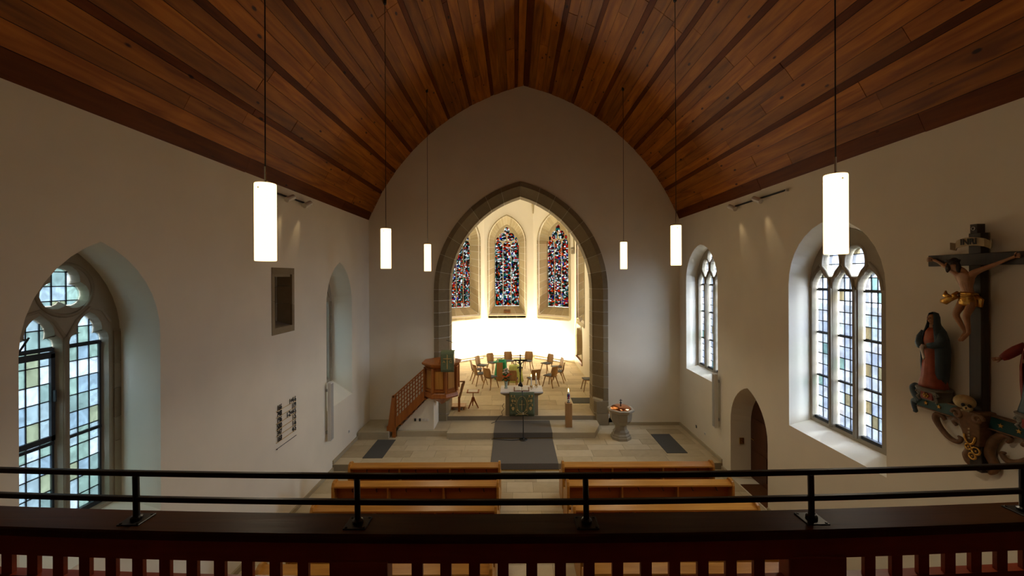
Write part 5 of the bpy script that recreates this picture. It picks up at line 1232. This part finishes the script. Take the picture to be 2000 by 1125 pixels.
statue(5.04, 'painted statue of a mourning woman in blue mantle and red dress on the right wall', 'orange_red_paint', 'blue_paint', True)
statue(4.02, 'painted statue in a red mantle cut off by the picture edge', 'blue_paint', 'red_paint', False)

def console(y, lab):
    r = thing('statue_console', lab, 'console', (XR, y, 3.41))
    MB().prism([(-0.22, -0.105, 0.0), (-0.05, -0.105, 0.0), (-0.05, 0.105, 0.0), (-0.22, 0.105, 0.0)], [(-0.26, -0.12, 0.135), (-0.04, -0.12, 0.135), (-0.04, 0.12, 0.135), (-0.26, 0.12, 0.135)]).build('block', 'grey_paint', r, bevel=0.006)
    MB().box(-0.252, -0.23, -0.07, 0.07, 0.025, 0.115).build('red_field', 'red_paint', r)
    mb = MB()
    for a in range(6): mb.ball((-0.258, 0.028*math.cos(a*PI/3), 0.07+0.022*math.sin(a*PI/3)), 0.013, 6, 4)
    mb.ball((-0.262, 0, 0.07), 0.014, 6, 4).build('gold_rosette', 'gold', r)
    for s in (-1, 1):
        mb = MB(); mb.tube([(-0.24, s*0.105+s*0.035*math.cos(t)*(1-t/9), 0.085+0.035*math.sin(t)*(1-t/9)) for t in [k*0.6 for k in range(13)]], 0.012, 6); mb.build('scroll', 'grey_paint', r, True)
        mb = MB(); mb.tube([(-0.23, s*0.10, 0.06), (-0.24, s*0.125, 0.03), (-0.23, s*0.10, 0.0)], 0.014, 6); mb.build('scroll', 'grey_paint', r, True)
console(5.04, 'carved console with red field under the mourning woman statue')
console(4.02, 'carved console under the red-mantled statue at the picture edge')
bm_ = thing('bracket_beam', 'teal painted beam with gold stars and carved scrolls under the crucifix', 'beam', (XR, YC, 3.34))
MB().box(-0.09, -0.02, -0.88, 0.70, -0.075, 0.068).build('beam', 'teal_paint', bm_, bevel=0.004)
for z in (-0.08, 0.066): MB().box(-0.098, -0.02, -0.88, 0.70, z, z+0.014).build('gilt_edge', 'scroll_paint', bm_)
def star(c, r):
    pts = [(c[0]+(r if k % 2 == 0 else r*0.42)*math.sin(k*PI/5), c[1]+(r if k % 2 == 0 else r*0.42)*math.cos(k*PI/5)) for k in range(10)]
    return MB().prism([(-0.088, y, z) for y, z in pts], [(-0.098, y, z) for y, z in pts])
for y in (0.58, 0.42, 0.26, -0.22, -0.38, -0.54): star((y, -0.004), 0.028).build('gold_star', 'gold', bm_)
def flat_scroll(pts, rad, nm='scroll', mt='scroll_paint'):
    ks = []
    for i in range(len(pts)-1):      # Catmull-Rom smoothing
        p0 = Vector(pts[max(i-1, 0)]); p1 = Vector(pts[i]); p2 = Vector(pts[i+1]); p3 = Vector(pts[min(i+2, len(pts)-1)])
        for k in range(5):
            t = k/5; ks.append(0.5*((2*p1)+(p2-p0)*t+(2*p0-5*p1+4*p2-p3)*t*t+(3*p1-p0-3*p2+p3)*t**3))
    ks.append(Vector(pts[-1])); n = len(ks)
    rr = [rad[min(len(rad)-1, int(i/(n-1)*(len(rad)-1)))] + (rad[min(len(rad)-1, int(i/(n-1)*(len(rad)-1))+1)]-rad[min(len(rad)-1, int(i/(n-1)*(len(rad)-1)))])*((i/(n-1)*(len(rad)-1)) % 1) for i in range(n)]
    mb = MB(); mb.tube([(-0.06, p[0], p[1]) for p in ks], [(q, q) for q in rr], 8)
    return mb.build(nm, mt, bm_, True)
flat_scroll([(0.66, 0.0), (0.74, 0.06), (0.785, 0.14), (0.745, 0.185), (0.715, 0.15), (0.74, 0.125)], [0.05, 0.048, 0.036, 0.028, 0.02, 0.012], 'end_scroll', 'blue_paint')
flat_scroll([(0.70, -0.02), (0.77, -0.03), (0.765, -0.12), (0.745, -0.16), (0.775, -0.165)], [0.045, 0.034, 0.026, 0.022, 0.014], 'end_scroll', 'blue_paint')
for s in (1, -1):
    flat_scroll([(s*0.38, -0.15), (s*0.42, -0.11), (s*0.48, -0.12), (s*0.49, -0.18), (s*0.43, -0.27), (s*0.33, -0.35), (s*0.24, -0.36), (s*0.20, -0.31), (s*0.235, -0.29)], [0.02, 0.028, 0.036, 0.036, 0.03, 0.03, 0.028, 0.022, 0.012])
    flat_scroll([(s*0.25, -0.17), (s*0.28, -0.13), (s*0.235, -0.10), (s*0.17, -0.14), (s*0.11, -0.24), (s*0.085, -0.36), (s*0.13, -0.46), (s*0.10, -0.52), (s*0.06, -0.55)], [0.016, 0.026, 0.034, 0.04, 0.046, 0.048, 0.044, 0.036, 0.02])
    flat_scroll([(s*0.12, -0.42), (s*0.155, -0.46), (s*0.13, -0.53), (s*0.085, -0.58)], [0.014, 0.03, 0.034, 0.02])
# centre bracket below the skull
MB().sweep([[(-0.20, -0.12, 0.10), (-0.02, -0.12, 0.10), (-0.02, 0.12, 0.10), (-0.20, 0.12, 0.10)], [(-0.22, -0.13, 0.075), (-0.02, -0.13, 0.075), (-0.02, 0.13, 0.075), (-0.22, 0.13, 0.075)], [(-0.19, -0.10, -0.10), (-0.02, -0.10, -0.10), (-0.02, 0.10, -0.10), (-0.19, 0.10, -0.10)], [(-0.165, -0.07, -0.30), (-0.02, -0.07, -0.30), (-0.02, 0.07, -0.30), (-0.165, 0.07, -0.30)]]).build('centre_bracket', 'scroll_paint', bm_, bevel=0.01)
for s in (1, -1):
    mb = MB(); mb.tube([(-0.21, s*(0.105+0.06*math.cos(t)*(1-t/9)), 0.02+0.06*math.sin(t)*(1-t/9)) for t in [k*0.5 for k in range(15)]], 0.02, 7); mb.build('volute', 'scroll_paint', bm_, True)
MB().tube([(-0.185, 0.055*math.cos(a*PI/8), -0.19+0.10*math.sin(a*PI/8)) for a in range(8, 17)], 0.012, 6).build('gilt_moulding', 'gold', bm_, True)
mb = MB()
for k in range(4): mb.ball((-0.19, 0, -0.12-0.035*k), 0.012, 6, 4)
mb.build('bead_row', 'banner_paint', bm_)
for (y, z, q) in ((0.03, -0.33, 0.032), (-0.045, -0.35, 0.04), (-0.01, -0.42, 0.034)):
    MB().tube([(-0.165, y+q*math.cos(a*PI/5), z+q*math.sin(a*PI/5)) for a in range(11)], 0.011, 6).ball((-0.165, y, z), 0.012, 6, 4).build('gilt_rosette', 'gold', bm_, True)
sk = thing('skull', 'yellowed carved skull at the foot of the wall crucifix', 'skull', (XR-0.23, YC-0.01, 3.44))
mb = MB(); mb.ball((0, 0.02, 0.085), (0.085, 0.098, 0.078), 20, 12)
for v in range(len(mb.v)):
    x, y, z = mb.v[v]
    for (ex, ey, ez) in ((-0.075, -0.045, 0.065), (-0.055, -0.085, 0.065)):
        d = math.dist((x, y, z), (ex, ey, ez))
        if d < 0.035: mb.v[v] = (x+0.018*(1-d/0.035), y+0.012*(1-d/0.035), z)
mb.build('cranium', 'bone', sk, True)
MB().ball((-0.045, -0.055, 0.035), (0.045, 0.042, 0.035), 12, 8).build('upper_jaw', 'bone', sk, True)
for (ex, ey, ez) in ((-0.078, -0.035, 0.068), (-0.058, -0.082, 0.066)): MB().ball((ex, ey, ez), (0.014, 0.020, 0.019), 8, 6).build('eye_socket', 'black_print', sk, True)
MB().ball((-0.082, -0.07, 0.042), (0.01, 0.009, 0.013), 6, 5).build('nose_hole', 'black_print', sk)
mb = MB()
for k in range(6): mb.box(-0.09+0.003*k, -0.078+0.003*k, -0.03-0.012*k, -0.021-0.012*k, 0.004, 0.018)
mb.build('teeth', 'banner_paint', sk)

# ------------------------------------------------------------------ gallery: floor, parapet, railing
tag(MB().box(XL, XR, YB, 2.02, 2.60, 2.76).build('floor_gallery', 'gallery_wood'), 'dark timber gallery floor under the viewpoint', 'floor', kind='structure')
BOW = 0.0118
def yb_(x): return BOW*x*x
def swx(xs, sec): return MB().sweep([[(x, y+yb_(x), z) for y, z in sec] for x in xs])
XS = [XL+(XR-XL)*i/40 for i in range(41)]
pa = thing('gallery_parapet', 'dark red-brown timber gallery parapet with a row of openings', 'parapet', (0,0,0))
swx(XS, [(2.055, 3.655), (2.06, 3.665), (2.245, 3.66), (2.25, 3.655), (2.25, 3.625), (2.055, 3.62)]).build('cap', 'gallery_cap_wood', pa)
swx(XS, [(2.085, 3.50), (2.085, 3.62), (2.215, 3.62), (2.215, 3.56), (2.14, 3.56), (2.14, 3.50)]).build('frieze_rail', 'gallery_wood', pa)
swx(XS, [(2.085, 2.70), (2.085, 3.392), (2.14, 3.392), (2.14, 2.70)]).build('lower_panel', 'gallery_wood', pa)
posts = [-3.15, -0.80, 1.55, 3.90]
for x in posts: MB().box(x-0.148, x+0.148, 2.07+yb_(x), 2.16+yb_(x), 2.76, 3.515).build('post', 'gallery_wood', pa, bevel=0.006)
bal = MB().box(-0.028, 0.028, 0, 0.022, 3.388, 3.503).mesh('baluster', 'gallery_wood')
edges = [XL-2.2+0.3] + posts
segs = [(XL, posts[0]-0.148)] + [(a+0.148, b-0.148) for a, b in zip(posts[:-1], posts[1:])] + [(posts[-1]+0.148, XR)]
for a, b in segs:
    n = max(1, round((b-a)/0.1465))
    for i in range(1, n):
        x = a+(b-a)*i/n; o = bpy.data.objects.new('baluster', bal); COL.objects.link(o); o.parent = pa; o.location = (x, 2.092+yb_(x), 0)
ra = thing('gallery_railing', 'black metal two-bar railing screwed onto the gallery parapet', 'railing', (0,0,0))
def bar(z): return swx(XS, [(2.139, z-0.012), (2.137, z+0.009), (2.141, z+0.014), (2.158, z+0.014), (2.162, z+0.009), (2.160, z-0.012)])
bar(3.914).build('top_bar', 'black_metal', ra); bar(3.777).build('lower_bar', 'black_metal', ra)
for k in range(8):
    x = -4.44+1.203*k; y = 2.15+yb_(x)
    MB().tube([(x, y, 3.66), (x-0.004, y, 3.90)], 0.0155, 10).build('post', 'black_metal', ra)
    bp_ = MB(); c_ = [( -0.058, -0.055), (0.058, -0.055), (0.058, 0.055), (-0.058, 0.055)]
    bp_.prism([(x+a, y+b, 3.6605) for a, b in c_], [(x+a, y+b, 3.669) for a, b in c_]).build('base_plate', 'black_metal', ra, bevel=0.002)
    MB().lathe([(0.028, 0), (0.028, 0.014), (0.018, 0.02)], (x, y, 3.669), 12).build('collar', 'black_metal', ra)
    for a, b in c_: MB().lathe([(0.007, 0), (0.006, 0.004)], (x+a*0.78, y+b*0.78, 3.669), 8).build('bolt', 'black_metal', ra)

# lettering becomes plain meshes
dg = bpy.context.evaluated_depsgraph_get()
made = [(o, bpy.data.meshes.new_from_object(o.evaluated_get(dg))) for o in TEXTS]
for o, me in made:
    n_ = bpy.data.objects.new(o.name.split('.')[0], me); COL.objects.link(n_); n_.parent = o.parent; n_.matrix_local = o.matrix_local.copy()
    bpy.data.objects.remove(o)
